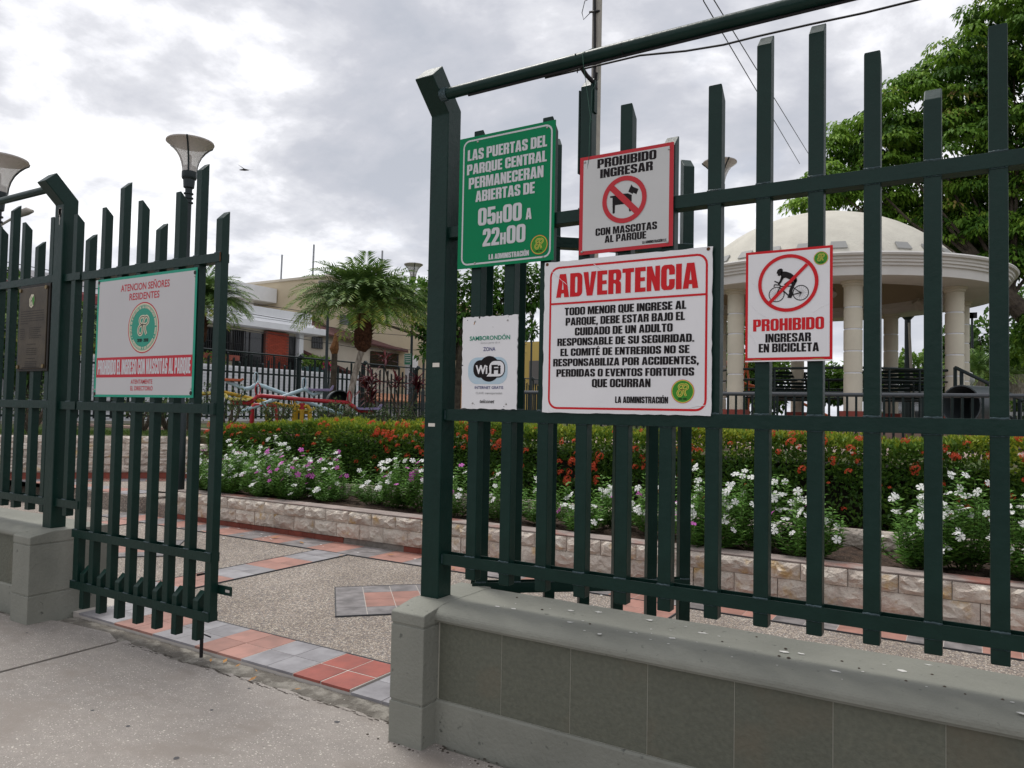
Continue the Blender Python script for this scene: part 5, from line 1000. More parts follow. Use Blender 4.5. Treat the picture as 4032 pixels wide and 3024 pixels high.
# big flamboyant tree on the right
CN = [(.94, 23.98, 12.43, 1.22), (.48, 24, 11.57, 1.38), (-.43, 24, 10.85, 1.38), (-1.34, 23.46, 10.18, 1.19), (-2.24, 22.89, 9.37, 1.17), (-2.95, 22.31, 8.66, .85), (-3.51, 21.72, 8.08, .55), (-3.8, 21.64, 7.42, .36), (-2.56, 22.86, 7.76, 1.0), (-1.59, 23.45, 8.21, 1.27), (-.42, 23.5, 8.75, 1.43), (.47, 24, 9.46, 1.62), (1.49, 23.95, 10.28, 1.62), (1.86, 23.93, 7.83, 2.03), (.46, 24, 7.36, 1.62), (-.76, 24.49, 7.2, 1.49), (.23, 25, 6.18, 1.44), (1.47, 23.96, 5.87, 1.38), (-2.95, 22.31, 7.5, .7), (-1.8, 22.93, 9.09, .93), (2.15, 23.9, 11.47, 1.62), (-2.01, 23.92, 7.29, 1.0), (1.5, 22.1, 3.84, .65), (1.84, 23.93, 3.17, .97), (3.2, 24, 9.5, 2.0), (3.4, 24, 12.3, 1.6), (3.4, 24, 7, 1.8), (1.9, 23.9, 13.3, 1.0), (-3.55, 22.0, 6.55, .4), (-1.2, 23.3, 6.6, .9), (-.1, 23.2, 6.3, 1.0), (.8, 23.2, 6.4, 1.1), (1.7, 23.0, 6.5, 1.1), (1.2, 22.9, 5.4, .8), (2.2, 22.8, 5.2, .9)]
ft = thing('flamboyant_tree', 'huge feathery flamboyant tree with reddish new growth spreading behind the kiosk', 'tree', (2.6, 22.6, .95))
b = B(); b.tube([(2.7, 22.6, .9), (2.3, 22.4, 2.5), (1.9, 22.3, 3.3), (1.1, 22.2, 4.1), (.4, 22.3, 5.0), (-.3, 22.9, 6.3)], [.45, .36, .30, .24, .18, .10], 10)
for q in CN: 
    s0 = Vector((.9, 22.4, 4.6)) if q[0] < 1.6 else Vector((2.2, 22.5, 3.5)); e0 = Vector(q[:3]); mid = s0.lerp(e0, .5)+Vector((random.uniform(-.4, .4), 0, random.uniform(-.5, .2))); b.tube([s0, mid, e0], [.06, .035, .012], 6)
part(ft, 'trunk', b, BARK)
def pad_crown(blobs, parent, m, per=14.0, leaf=.165):
    """each bough end carries flat drooping pads of feathery leaves"""
    P = []; D = []; Nn = []; Ln = []; Wd = []; ti = []
    for (x, y, z, r_) in blobs:
        for _ in range(int(per*r_*r_+5)):
            u = rdir(1)[0]; u[2] = abs(u[2])*.95 if random.random() < .78 else u[2]
            c = np.array([x, y, z])+u*r_*np.array([1.05, 1.05, .85])*random.uniform(.6, 1.08); pr = random.uniform(.26, .52); k = int(300*pr)
            a = rng.uniform(0, 2*math.pi, k); rad = pr*np.sqrt(rng.random(k)); q = np.stack([c[0]+rad*np.cos(a), c[1]+rad*np.sin(a), c[2]-.55*rad**2/pr+rng.normal(0, .045, k)-.05], 1)
            out = np.stack([np.cos(a), np.sin(a), -.35-.6*rad/pr], 1); P.append(q); D.append(out+rdir(k)*.55); Nn.append(np.stack([np.cos(a)*.35, np.sin(a)*.35, np.ones(k)], 1)+rdir(k)*.35)
            base = random.uniform(.02, .55); rd = random.random() < .10
            ti.append(np.clip(base+rng.uniform(-.12, .16, k)+(.35*(rng.random(k) < .45) if rd else 0), 0, 1)); Ln.append(rng.uniform(.7, 1.25, k)*leaf); Wd.append(rng.uniform(.35, .5, k)*leaf)
    return leafobj(parent, 'crown', np.concatenate(P), np.concatenate(D), np.concatenate(Nn), np.concatenate(Ln), np.concatenate(Wd), np.concatenate(ti), m, droop=.2, kind='stuff')
pad_crown(CN, ft, CANO)
# far trees
def tree(name, label, x, y, zb, blobs, n_, L_, trunk_r=.18, m=FARL, **k):
    t_ = thing(name, label, 'tree', (x, y, zb)); c = blobs[0]; b = B(); b.tube([(x, y, zb), (x+.1, y, (zb+c[2])/2), (c[0], c[1], c[2])], [trunk_r, trunk_r*.8, trunk_r*.4], 8)
    for q in blobs: b.tube([(x+.1, y, (zb+c[2])/2), (q[0], q[1], q[2])], [trunk_r*.45, trunk_r*.15], 5)
    part(t_, 'trunk', b, BARK); crowd(blobs, n_, L_, L_*.6, m, t_, **k); return t_
def blobs(x, y, z, w, h, n_, r_): return [(x+random.uniform(-w, w), y+random.uniform(-w, w)*.5, z+random.uniform(-h, h), r_*random.uniform(.7, 1.1)) for _ in range(n_)]
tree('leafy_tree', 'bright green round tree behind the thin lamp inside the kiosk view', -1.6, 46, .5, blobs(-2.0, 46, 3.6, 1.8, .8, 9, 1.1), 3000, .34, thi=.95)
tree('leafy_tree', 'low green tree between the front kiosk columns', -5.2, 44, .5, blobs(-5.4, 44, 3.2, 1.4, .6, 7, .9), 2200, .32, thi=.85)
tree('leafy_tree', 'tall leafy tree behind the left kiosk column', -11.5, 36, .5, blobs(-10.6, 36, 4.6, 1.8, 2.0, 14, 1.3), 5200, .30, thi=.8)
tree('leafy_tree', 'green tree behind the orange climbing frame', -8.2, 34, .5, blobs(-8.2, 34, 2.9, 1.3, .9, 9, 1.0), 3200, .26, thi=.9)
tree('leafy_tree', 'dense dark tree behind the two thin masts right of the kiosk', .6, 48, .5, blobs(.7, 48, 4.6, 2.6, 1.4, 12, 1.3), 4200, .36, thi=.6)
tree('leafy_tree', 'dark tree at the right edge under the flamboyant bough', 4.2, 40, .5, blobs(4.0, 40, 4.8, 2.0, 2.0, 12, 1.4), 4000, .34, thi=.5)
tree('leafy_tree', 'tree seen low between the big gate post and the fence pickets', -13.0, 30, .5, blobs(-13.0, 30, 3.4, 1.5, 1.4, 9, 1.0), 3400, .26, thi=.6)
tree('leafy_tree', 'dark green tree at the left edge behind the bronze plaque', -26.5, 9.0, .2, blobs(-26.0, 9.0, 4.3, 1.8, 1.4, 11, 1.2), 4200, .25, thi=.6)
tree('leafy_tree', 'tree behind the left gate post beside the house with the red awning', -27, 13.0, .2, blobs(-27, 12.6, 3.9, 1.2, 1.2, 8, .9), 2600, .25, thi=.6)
palm(.25, 34, .95, 3.0, 2.0, 'drooping palm right of the kiosk handrail', nf=40, tr=.2, skirt=False)
palm(1.5, 34, .95, 3.2, 2.0, 'palm with a pale scaly trunk at the right edge', nf=36, tr=.3, skirt=False)
# shrubs with twisted stems
def shrub(x, y, z, h, r_, label, n_=620, cat='shrub', m=None, L_=.05):
    s_ = thing('shrub', label, cat, (x, y, z)); b = B(); P = []
    for i in range(9):
        a = i*.7+random.uniform(-.3, .3); m1 = Vector((x+r_*.4*math.cos(a), y+r_*.4*math.sin(a), z+h*.35)); e1 = Vector((x+r_*random.uniform(.6, 1)*math.cos(a+.4), y+r_*random.uniform(.6, 1)*math.sin(a+.4), z+h*random.uniform(.6, 1))); b.tube([(x, y, z), m1, (m1+e1)/2+Vector((random.uniform(-.05, .05), 0, .05)), e1], [.03, .022, .014, .005], 5)
        for _ in range(n_//9): P.append(tuple(m1.lerp(e1, random.uniform(.3, 1.08))+Vector((random.gauss(0, r_*.17), random.gauss(0, r_*.17), random.gauss(0, h*.08)))))
    part(s_, 'stems', b, BARK); P = np.array(P); k = len(P); leafobj(s_, 'foliage', P, rdir(k)+np.array([0, 0, .4]), rdir(k), rng.uniform(.7, 1.3, k)*L_, L_*.5, .1+.8*rng.random(k), m or mat_sh, kind='stuff')
mat_sh = leafmat('shrub_leaf', [(.02, .04, .015), (.06, .10, .035), (.16, .20, .08)], trans=.2)
for x, y, h, r_, lab in [(-11.46, 8.89, .85, .42, 'sparse shrub with crooked stems just right of the closed gate leaf'), (-11.3, 9.9, .65, .35, 'thin shrub in front of the red seesaw frame'), (-12.66, 8.05, .75, .4, 'crooked shrub behind the closed gate leaf, second from the left post'), (-12.95, 8.75, .7, .35, 'small shrub behind the middle pickets of the gate leaf'), (-12.24, 8.75, .7, .35, 'gnarled shrub on bare soil behind the gate leaf'), (-9.86, 9.94, .65, .42, 'open shrub behind the hedge below the palm trunk'), (-9.91, 10.7, .55, .35, 'small grey-green shrub under the trash drum'), (-9.13, 10.61, .6, .4, 'airy shrub behind the hedge below the purple seesaw seat'), (-8.93, 11.3, .65, .4, 'open shrub at the foot of the far lamps'), (-12.9, 6.3, .8, .4, 'crooked shrub behind the left fence pickets'), (-14.6, 5.4, .7, .4, 'shrub on the terrace at the left edge')]: shrub(x, y, .93, h, r_, lab)
def cordyline(x, y, z, h, label, n_=4):
    c_ = thing('cordyline', label, 'plant', (x, y, z)); b = B(); P = []; D = []
    for i in range(n_):
        tx, ty, tz = x+random.uniform(-.35, .35), y+random.uniform(-.35, .35), z+h*random.uniform(.5, 1); b.tube([(x, y, z), (tx, ty, tz)], .02, 5)
        for k in range(26): a = k*2.4; el = random.uniform(-.1, 1.3); P.append((tx, ty, tz+.01*k)); D.append((math.cos(a)*math.cos(el), math.sin(a)*math.cos(el), math.sin(el)))
    part(c_, 'stems', b, BARK); k = len(P); leafobj(c_, 'foliage', np.array(P), np.array(D), rdir(k)*.3+np.array([0, 0, 1]), rng.uniform(.3, .5, k), .06, rng.random(k), REDL, droop=.3)
cordyline(-12.8, 15.36, .95, 1.7, 'tall dark red cordyline beside the far lamp post'); cordyline(-12.7, 13.9, .95, 1.1, 'low red cordyline clump in front of the far fence')
# strap-leaved border behind the hedge
n_ = 2600; xs_ = rng.uniform(-11, -6.5, n_); P = np.stack([xs_, 12.2+rng.uniform(-.5, .5, n_)+(-xs_-9)*.0, np.full(n_, .93)], 1)
leafobj(None, 'border_plants', P, rdir(n_)*.6+np.array([0, 0, 1]), rdir(n_), rng.uniform(.2, .42, n_), .03, rng.random(n_), FARL, droop=.2, kind='stuff')

# ------------------------------------------------------------------ playground
def seesaw(label, pts, m, frame_pts, fm, seats, rings, group='seesaws of the playground'):
    t_ = thing('seesaw', label, 'seesaw', (pts[len(pts)//2][0], pts[len(pts)//2][1], .95), group=group)
    b = B(); b.tube(pts, .042, 10); part(t_, 'beam', b, m, smooth=True)
    if frame_pts: 
        b = B(); b.tube(frame_pts, .045, 10); part(t_, 'stand', b, fm, smooth=True)
        q = (Vector(frame_pts[1])+Vector(frame_pts[-2]))/2; b = B(); b.tube([q, q+Vector((0, 0, .12))], .055, 10); part(t_, 'pivot', b, m)
    dirv = (Vector(pts[-1])-Vector(pts[0])); dirv.z = 0; dirv.normalize(); sd = Vector((-dirv.y, dirv.x, 0))
    for (p, sm, sg) in seats:
        p = Vector(p); b = B(); prof = [(-.19, .0), (.19, .0), (.24, .03), (.27, .12), (.24, .13), (.20, .055), (-.19, .045), (-.23, .07), (-.25, .04)]
        vs = [tuple(p+dirv*u*sg+sd*s_*.13+Vector((0, 0, v))) for s_ in (-1, 1) for u, v in prof]; k = len(prof)
        b.add(vs, [tuple(range(k)), tuple(range(k, 2*k))]+[(i, (i+1) % k, k+(i+1) % k, k+i) for i in range(k)]); part(t_, 'seat', b, sm, bev=.008)
    for p in rings:
        p = Vector(p); b = B(); b.tube([p+dirv*.10*math.cos(a)*.4+sd*.10*math.cos(a)+Vector((0, 0, .13+.11*math.sin(a))) for a in [i*math.pi/8 for i in range(17)]], .012, 6, caps=False); part(t_, 'grip', b, m, smooth=True)
    return t_
PBL = mat('seesaw_pale_blue', (.42, .56, .62), (.36, .48, .55), sc=5, rough=.45); PRED = mat('seesaw_red', (.36, .02, .03), rough=.4); PYEL = mat('seesaw_yellow', (.55, .33, .02), (.42, .25, .02), sc=6, rough=.45)
PSY = mat('seat_yellow', (.62, .52, .14), rough=.5); PSP = mat('seat_purple', (.24, .20, .34), rough=.5); PSO = mat('seat_orange', (.42, .10, .045), rough=.5)
seesaw('pale blue seesaw with an orange seat raised on its left end', [(-13.05, 10.10, 1.97), (-12.83, 10.38, 1.82), (-12.76, 10.46, 1.83), (-12.69, 10.55, 1.91), (-12.62, 10.63, 1.90), (-11.5, 11.83, 1.32), (-11.3, 12.05, 1.25)], PBL, [(-12.32, 11.32, .95), (-12.28, 11.28, 1.52), (-11.9, 11.1, 1.52), (-11.86, 11.06, .95)], PYEL, [((-12.99, 10.17, 1.97), PSO, -1)], [(-12.69, 10.55, 1.93), (-11.5, 11.83, 1.30)])
seesaw('pale blue seesaw with a purple seat raised on its right end', [(-12.48, 10.01, 1.34), (-12.09, 10.48, 1.59), (-11.68, 10.93, 1.83), (-11.63, 10.98, 1.80), (-11.55, 11.06, 1.72), (-11.43, 11.2, 1.80)], PBL, [(-12.34, 10.18, .95), (-12.34, 10.19, 1.44), (-12.30, 10.23, 1.49), (-12.08, 10.50, 1.49), (-12.04, 10.54, 1.44), (-12.0, 10.58, .95)], PRED, [((-11.46, 11.17, 1.80), PSP, 1)], [(-11.68, 10.93, 1.83)])
seesaw('long red seesaw with a yellow left seat and a purple right seat', [(-12.05, 9.43, 1.53), (-11.85, 9.68, 1.52), (-11.80, 9.74, 1.56), (-11.75, 9.80, 1.64), (-11.70, 9.86, 1.67), (-11.15, 10.48, 1.61), (-10.58, 11.06, 1.57), (-10.50, 11.13, 1.50), (-10.43, 11.20, 1.42), (-10.19, 11.41, 1.39)], PRED, [(-11.28, 10.33, .95), (-11.29, 10.33, 1.42), (-11.26, 10.36, 1.48), (-11.12, 10.51, 1.48), (-11.09, 10.54, 1.42), (-11.08, 10.56, .95)], PYEL, [((-11.95, 9.55, 1.57), PSY, -1), ((-10.28, 11.33, 1.43), PSP, 1)], [(-11.74, 9.81, 1.66), (-10.56, 11.08, 1.56)])
seesaw('yellow seesaw tilted down to the right behind the red one', [(-13.95, 9.75, 1.66), (-13.47, 10.37, 1.75), (-12.99, 10.97, 1.58), (-12.58, 11.43, 1.47), (-12.52, 11.49, 1.38), (-12.32, 11.72, 1.34)], PYEL, [(-13.1, 10.83, .95), (-13.1, 10.83, 1.5), (-12.9, 11.05, 1.5), (-12.9, 11.05, .95)], PYEL, [((-13.75, 10.0, 1.70), PSY, -1), ((-12.42, 11.62, 1.38), PSY, 1)], [(-12.56, 11.45, 1.47)])
def drum(label, x, y, z, ang, r_=.30, ln=.8, zb=.95):
    t_ = thing('trash_drum', label, 'trash can', (x, y, zb)); c, s_ = math.cos(ang), math.sin(ang); b = B(); ax = Vector((c, s_, 0)); sd = Vector((-s_, c, 0))
    ring = lambda rr_, t: [tuple(Vector((x, y, z))+ax*t+sd*rr_*math.cos(k*math.pi/12)+Vector((0, 0, rr_*math.sin(k*math.pi/12)))) for k in range(24)]
    vs = ring(r_, -ln/2)+ring(r_, ln/2)+ring(r_-.02, ln/2)+ring(r_-.02, -ln/2+.03); b.add(vs, [(i*24+k, i*24+(k+1) % 24, (i+1)*24+(k+1) % 24, (i+1)*24+k) for i in range(3) for k in range(24)]+[tuple(range(24)), tuple(range(72, 96))]); part(t_, 'drum', b, mat('drum_grey', (.045, .055, .06), rough=.4), smooth=True)
    b = B(); b.tube([(x-.0, y, zb), (x, y, z-r_)], .05, 10); part(t_, 'post', b, CONC); return t_
drum('grey drum-shaped trash can lying open on a post behind the palm trunk', -12.25, 12.5, 1.60, math.radians(-40), r_=.26, ln=.7)
drum('dark drum-shaped trash can beside the kiosk steps', .05, 14.6, 1.70, math.radians(-120), r_=.33)
sp = thing('dead_palm_stump', 'dead palm stump with a dry brown tip behind the seesaws', 'stump', (-13.0, 13.1, .95)); b = B(); b.tube([(-13.0, 13.1, .95), (-13.02, 13.1, 1.9), (-13.0, 13.1, 2.75)], [.09, .08, .07], 10); part(sp, 'trunk', b, BARK)
b = B(); b.tube([(-13.0, 13.1, 2.75), (-13.02, 13.1, 2.88), (-12.98, 13.1, 3.05), (-13.0, 13.1, 3.25)], [.07, .11, .07, .015], 8); part(sp, 'dry_tip', b, mat('dry_frond', (.25, .12, .05), (.12, .05, .02), sc=20, rough=.9))
# ------------------------------------------------------------------ houses across the street (facades run along Y at X about -30)
def bars(par, x, y0, y1, z0, z1, st, name='grille', m=BLACK, r_=.012):
    b = B(); y = y0
    while y <= y1+1e-6: b.box(x-r_, x+r_, y-r_, y+r_, z0, z1); y += st
    for z in (z0, (z0+z1)/2, z1): b.box(x-r_*.8, x+r_*.8, y0, y1, z-r_, z+r_)
    return part(par, name, b, m)
h = thing('white_house', 'low white modern house with slatted roof edge, dark glass front and brick panel', 'house', (-30, 24, 0))
b = B(); b.box(-36, -30.3, 21.0, 28.1, .2, 5.4); part(h, 'wall', b, BEIGE)
for i in range(4):
    b = B(); b.prism([(-29.9-.14*i, 5.66+.20*i), (-29.98-.14*i, 5.83+.20*i), (-36.5, 5.84+.20*i), (-36.5, 5.66+.20*i)], 'y', 14.0, 28.7-.18*i); part(h, 'roof_slat', b, WHITE, bev=.01)
b = B(); b.box(-36.4, -30.12, 14.0, 28.6, 5.62, 6.42); part(h, 'roof_core', b, WHITE)
b = B(); b.box(-36.6, -29.5, 14.0, 29.2, 5.32, 5.64); part(h, 'ledge', b, WHITE, bev=.02)
b = B(); b.box(-30.3, -30.2, 23.75, 25.45, 3.4, 5.1); g_ = part(h, 'glass_door', b, DARKGL)
for yy in (24.2, 24.62, 25.42): b = B(); b.box(-30.2, -30.17, yy, yy+.05, 3.4, 5.1); part(g_, 'frame', b, BLACK)
b = B(); b.box(-30.2, -30.05, 25.5, 27.0, 3.3, 5.25); bp = part(h, 'brick_panel', b, mat('panel_mortar', (.16, .07, .055), rough=.9))
b = B(); b.box(-.012, .012, -.116, .116, 0, .062); bk_ = mesh(b, 'brick', mat('panel_brick', (.30, .055, .03), rough=.8, rnd=.15))
for r_ in range(26):
    for c_ in range(6):
        yy = 25.62+.245*c_+(.12 if r_ % 2 else 0)
        if yy < 26.95: inst(bp, 'brick', bk_, (-30.045, yy, 3.33+.0735*r_))
b = B(); b.box(-30.3, -30.22, 27.05, 27.6, 3.3, 5.15); w_ = part(h, 'side_window', b, DARKGL); bars(h, -30.16, 27.08, 27.58, 3.3, 5.1, .09)
b = B(); b.box(-30.3, -30.0, 27.66, 27.95, 3.0, 5.32); part(h, 'column', b, WHITE)
b = B(); b.box(-30.3, -30.24, 16, 23.7, 3.9, 5.1); part(h, 'window_band', b, DARKGL)
y = 16.0
while y < 23.6: bars(h, -30.1, y, y+.88, 3.85, 5.1, .11, r_=.014); y += .93
b = B(); b.box(-30.35, -29.7, 14, 23.7, 3.62, 3.86); part(h, 'planter_box', b, BRICK)
bars(h, -29.75, 24.5, 27.6, 3.2, 3.95, .13, name='balcony_rail')
b = B(); b.box(-30.35, -27.2, 14, 29.2, .2, 3.2); pz = part(h, 'garage_wall', b, WHITE)
for i in range(20):
    b = B(); b.box(-27.2, -27.16, 14.0, 29.1, .5+.135*i, .5+.135*i+.10); part(h, 'louvre', b, WHITE)
n_ = 1500; P = np.stack([rng.uniform(-29.9, -29.5, n_), rng.uniform(15, 23, n_), rng.uniform(3.35, 3.9, n_)], 1); leafobj(h, 'planter_greenery', P, rdir(n_)+np.array([.4, 0, .2]), rdir(n_), .14, .06, .3+.6*rng.random(n_), FARL, kind='stuff')
pp_ = thing('potted_plants', 'pots with white and magenta flowers on the balcony of the white house', 'potted plants', (-29.4, 28.0, 3.2))
for (yy, zz_, r_) in ((27.4, 3.2, .22), (28.0, 3.2, .25), (28.6, 3.2, .2)): b = B(); b.lathe((-29.2, yy, zz_), [(0, 0), (r_*.7, 0), (r_, .35), (r_*.9, .36), (0, .33)], 12); part(pp_, 'pot', b, mat('pot_teal', (.03, .07, .07), rough=.5))
n_ = 900; P = np.stack([rng.normal(-29.2, .15, n_), rng.uniform(27.1, 29.0, n_), rng.uniform(3.5, 4.1, n_)], 1); leafobj(pp_, 'foliage', P, rdir(n_)+np.array([0, 0, .5]), rdir(n_), .20, .06, rng.random(n_), FARL, kind='stuff')
b = B()
for i in range(90): c_ = Vector((-29.0, random.uniform(28.4, 29.2), random.uniform(3.4, 3.9))); b.poly([tuple(c_+Vector((0, .05*math.cos(k*1.25), .05*math.sin(k*1.25)))) for k in range(5)])
part(pp_, 'blossoms', b, MAG)
# cream building
h = thing('cream_building', 'tall plain tan building with metal rods standing on its parapet behind the white house', 'building', (-36, 34, 0))
b = B(); b.box(-52, -33, 32.6, 52, 0, 9.35); part(h, 'wall', b, TAN); b = B(); b.box(-52.1, -32.9, 32.5, 52, 9.35, 9.5); part(h, 'parapet_cap', b, BEIGE)
b = B(); b.box(-37.6, -33.0, 32.56, 32.62, 7.15, 7.3); part(h, 'conduit', b, CONC)
b = B(); b.prism([(-37.9, 7.4), (-37.9, 8.9), (-37.9, 8.9), (-30, 8.9), (-30, 7.4)], 'y', 52.2, 60) if False else b.box(-41.5, -37.4, 29.5, 32.5, 8.0, 8.9); part(h, 'white_slab', b, WHITE); b = B(); b.box(-38.6, -38.1, 30.6, 31.3, 5, 8.0); part(h, 'white_column', b, WHITE)
for (x, y_, l_) in ((-37.3, 32.7, 2.2), (-34.6, 32.8, 2.6), (-33.2, 37.5, 3.0), (-33.2, 45, 3.2)): b = B(); b.tube([(x, y_, 8.8), (x+.05, y_, 8.9+l_)], .06, 6); part(h, 'metal_rod', b, mat('galvanised', (.3, .31, .33), rough=.5, metal=.3))
b = B(); b.tube([(-33.2, 45, 10.6), (-33.0, 45.6, 11.3), (-33.0, 46.4, 10.4)], .06, 6); part(h, 'metal_rod', b, MATS['galvanised'])
b = B(); b.box(-33.02, -32.98, 33.6, 34.7, 6.6, 7.2); w_ = part(h, 'window', b, DARKGL)
palm(-33.5, 31.6, 5.8, 6.2, 1.0, 'small fan palm growing on the roof terrace of the tan building', nf=26, skirt=False, tr=.06)
# brown roofed house
h = thing('brown_roofed_house', 'beige house with a sloping brown shingle roof and a dark barred window', 'house', (-32, 34, 0))
b = B(); b.prism([(28.4, 0), (28.4, 5.6), (30.0, 5.86), (38.0, 5.25), (38.0, 0)], 'x', -38, -32); part(h, 'wall', b, BEIGE)
b = B(); b.add([(-31.4, 29.6, 5.80), (-31.4, 38.3, 5.25), (-34, 41.4, 5.78), (-34, 31.9, 7.02), (-31.4, 29.6, 5.70), (-31.4, 38.3, 5.15), (-34, 41.4, 5.68), (-34, 31.9, 6.92)], [(0, 1, 2, 3), (7, 6, 5, 4), (0, 4, 5, 1), (1, 5, 6, 2), (0, 3, 7, 4)]); part(h, 'roof', b, SHINGLE)
b = B(); b.box(-32.05, -31.96, 35.3, 38.0, 4.05, 5.05); part(h, 'window', b, DARKGL); bars(h, -31.9, 35.3, 38.0, 4.05, 5.05, .13)
b = B(); b.box(-32.05, -31.96, 30.4, 31.2, 4.85, 5.5); part(h, 'window', b, DARKGL); bars(h, -31.9, 30.4, 31.2, 4.85, 5.5, .13)
b = B(); b.prism([(28.9, 4.5), (29.1, 4.6), (35.0, 3.1), (34.9, 2.95)], 'x', -31.9, -31.2); part(h, 'stair_roof', b, SHINGLE)
b = B(); b.box(-31.9, -31.3, 38.6, 39.2, 2, 5.0); part(h, 'wall_end', b, WHITE)
b = B(); b.box(-31.2, -30.9, 29.3, 45, .2, 2.3); part(h, 'garden_wall', b, WHITE)
b = B(); b.prism([(-30.9, 2.3), (-29.6, 1.9), (-29.6, 2.0), (-30.9, 2.42)], 'y', 33, 45); part(h, 'clay_tiles', b, mat('clay_tile', (.42, .15, .07), (.5, .3, .2), sc=20, rough=.9))
h = thing('yellow_house', 'yellow house with shuttered window seen between the WiFi sign and the warning sign', 'house', (-27, 47, 0))
b = B(); b.box(-30, -20, 44, 50, 0, 6.2); part(h, 'wall', b, mat('yellow_plaster', (.62, .45, .14), rough=.85)); b = B(); b.box(-25.5, -22.5, 43.9, 43.98, 3.3, 4.9); part(h, 'window', b, mat('grey_shutter', (.16, .15, .14), rough=.6))
h = thing('awning_house', 'white house with a dark red awning behind the left gate post', 'house', (-31, 12, 0))
b = B(); b.box(-38, -30.5, -6, 18.2, 0, 6.3); part(h, 'wall', b, WHITE)
b = B(); b.prism([(-30.4, 5.95), (-29.5, 5.7), (-29.3, 5.35), (-30.4, 5.35)], 'y', 10, 18.0); part(h, 'awning', b, mat('awning_red', (.16, .03, .035), rough=.8))
b = B(); b.box(-30.5, -30.4, 11, 17.6, 3.6, 5.3); part(h, 'window', b, DARKGL)
b = B(); b.box(-30.5, -29.4, -6, 18, 3.1, 3.4); part(h, 'balcony', b, CREAM); bars(h, -29.5, 3, 17.9, 3.4, 4.3, .3, name='balcony_rail')
b = B(); b.box(-28.5, -28.2, -6, 13.9, .2, 2.6); part(h, 'garden_wall', b, WHITE)
# street sign board far behind the gate
# ------------------------------------------------------------------ kiosk
KX, KY = -3.01, 18.76
k_ = thing('kiosk', 'round ivory bandstand kiosk with shallow dome, banded cornice and eight banded columns', 'kiosk', (KX, KY, .95))
KC = (KX, KY, 0)
b = B(); b.lathe(KC, [(3.45, .85), (3.45, 1.40), (3.50, 1.40), (3.50, 1.455), (0, 1.46)], 64); part(k_, 'platform', b, mat('kiosk_floor', (.36, .24, .20), (.3, .2, .17), sc=6, rough=.8))
Rs, zc0 = 3.49, 6.57-3.49; prof = []
for i in range(13):
    a = math.radians(61*(1-i/12)); prof.append((Rs*math.sin(a), zc0+Rs*math.cos(a)))
prof[-1] = (.0, 6.57)
b = B(); b.lathe(KC, prof, 72); part(k_, 'dome', b, mat('dome_ivory', (.60, .575, .50), (.53, .505, .44), sc=2.5, rough=.85, bump=.01, bs=20), smooth=True)
b = B(); b.lathe(KC, [(3.0, 4.80), (3.66, 4.80), (3.86, 4.79), (3.88, 4.76), (3.86, 4.72), (3.80, 4.71), (3.80, 4.66), (3.77, 4.64), (3.77, 4.60), (3.73, 4.585), (3.73, 4.54), (3.68, 4.53), (3.68, 4.345), (3.66, 4.335), (2.78, 4.335), (2.78, 4.48), (2.72, 4.48), (2.72, 4.6)], 96); part(k_, 'cornice', b, mat('cornice_white', (.68, .66, .63), (.62, .60, .57), sc=2, rough=.8), smooth=True)
b = B(); b.lathe(KC, [(2.75, 4.58), (2.0, 5.2), (1.0, 5.6), (0, 5.75)], 48); part(k_, 'ceiling', b, mat('ceiling_tan', (.36, .30, .22), rough=.9), smooth=True)
for i in range(28):
    a = i*2*math.pi/28+.05; r0, r1 = 2.86, 2.74; z0, z1 = 5.08, 5.24
    p = []
    for da, rr_, z in ((-.055, r0, z0), (.055, r0, z0), (.05, r1, z1), (-.05, r1, z1)): p.append((KX+(rr_+.01)*math.cos(a+da), KY+(rr_+.01)*math.sin(a+da), z))
    b = B(); b.add(p+[(q[0]+.02*math.cos(a), q[1]+.02*math.sin(a), q[2]+.02) for q in p], [(0, 1, 2, 3), (4, 5, 6, 7), (0, 1, 5, 4), (1, 2, 6, 5), (2, 3, 7, 6), (3, 0, 4, 7)]); part(k_, 'dome_vent', b, mat('vent_grey', (.30, .30, .29), rough=.6))
cb = B(); cb.lathe((0, 0, 0), [(.0, 4.34), (.235, 4.34), (.235, 4.30), (.20, 4.28), (.20, 4.24), (.172, 4.22)], 20); z = 4.22
pro = [(.172, 4.22)]
for i in range(6):
    pro += [(.172, z-.42), (.158, z-.425), (.158, z-.455), (.172, z-.46)]; z -= .46
pro += [(.172, 1.55)]
cb2 = B(); cb2.lathe((0, 0, 0), pro, 20)
grooves = B(); grooves.lathe((0, 0, 0), [(.1595, -.424), (.1595, -.456)], 20)
c1, c2 = mesh(cb, 'capital', IVORY, smooth=True), mesh(cb2, 'column', IVORY, smooth=True); c3 = mesh(grooves, 'column_band', WHITE, smooth=True)
fb = B(); fb.box(-.23, .23, -.23, .23, 1.455, 1.60); c4 = mesh(fb, 'column_foot', mat('foot_red', (.24, .06, .045), rough=.7))
for i in range(8):
    a = .355+i*math.pi/4; q = (KX+3.0*math.cos(a), KY+3.0*math.sin(a), 0)
    o = inst(k_, 'column', c2, q)
    for nm, me in (('capital', c1), ('column_foot', c4)): link(nm, me, o)
    for j in range(6): link('column_band', c3, o, (0, 0, 4.22-.46*j))
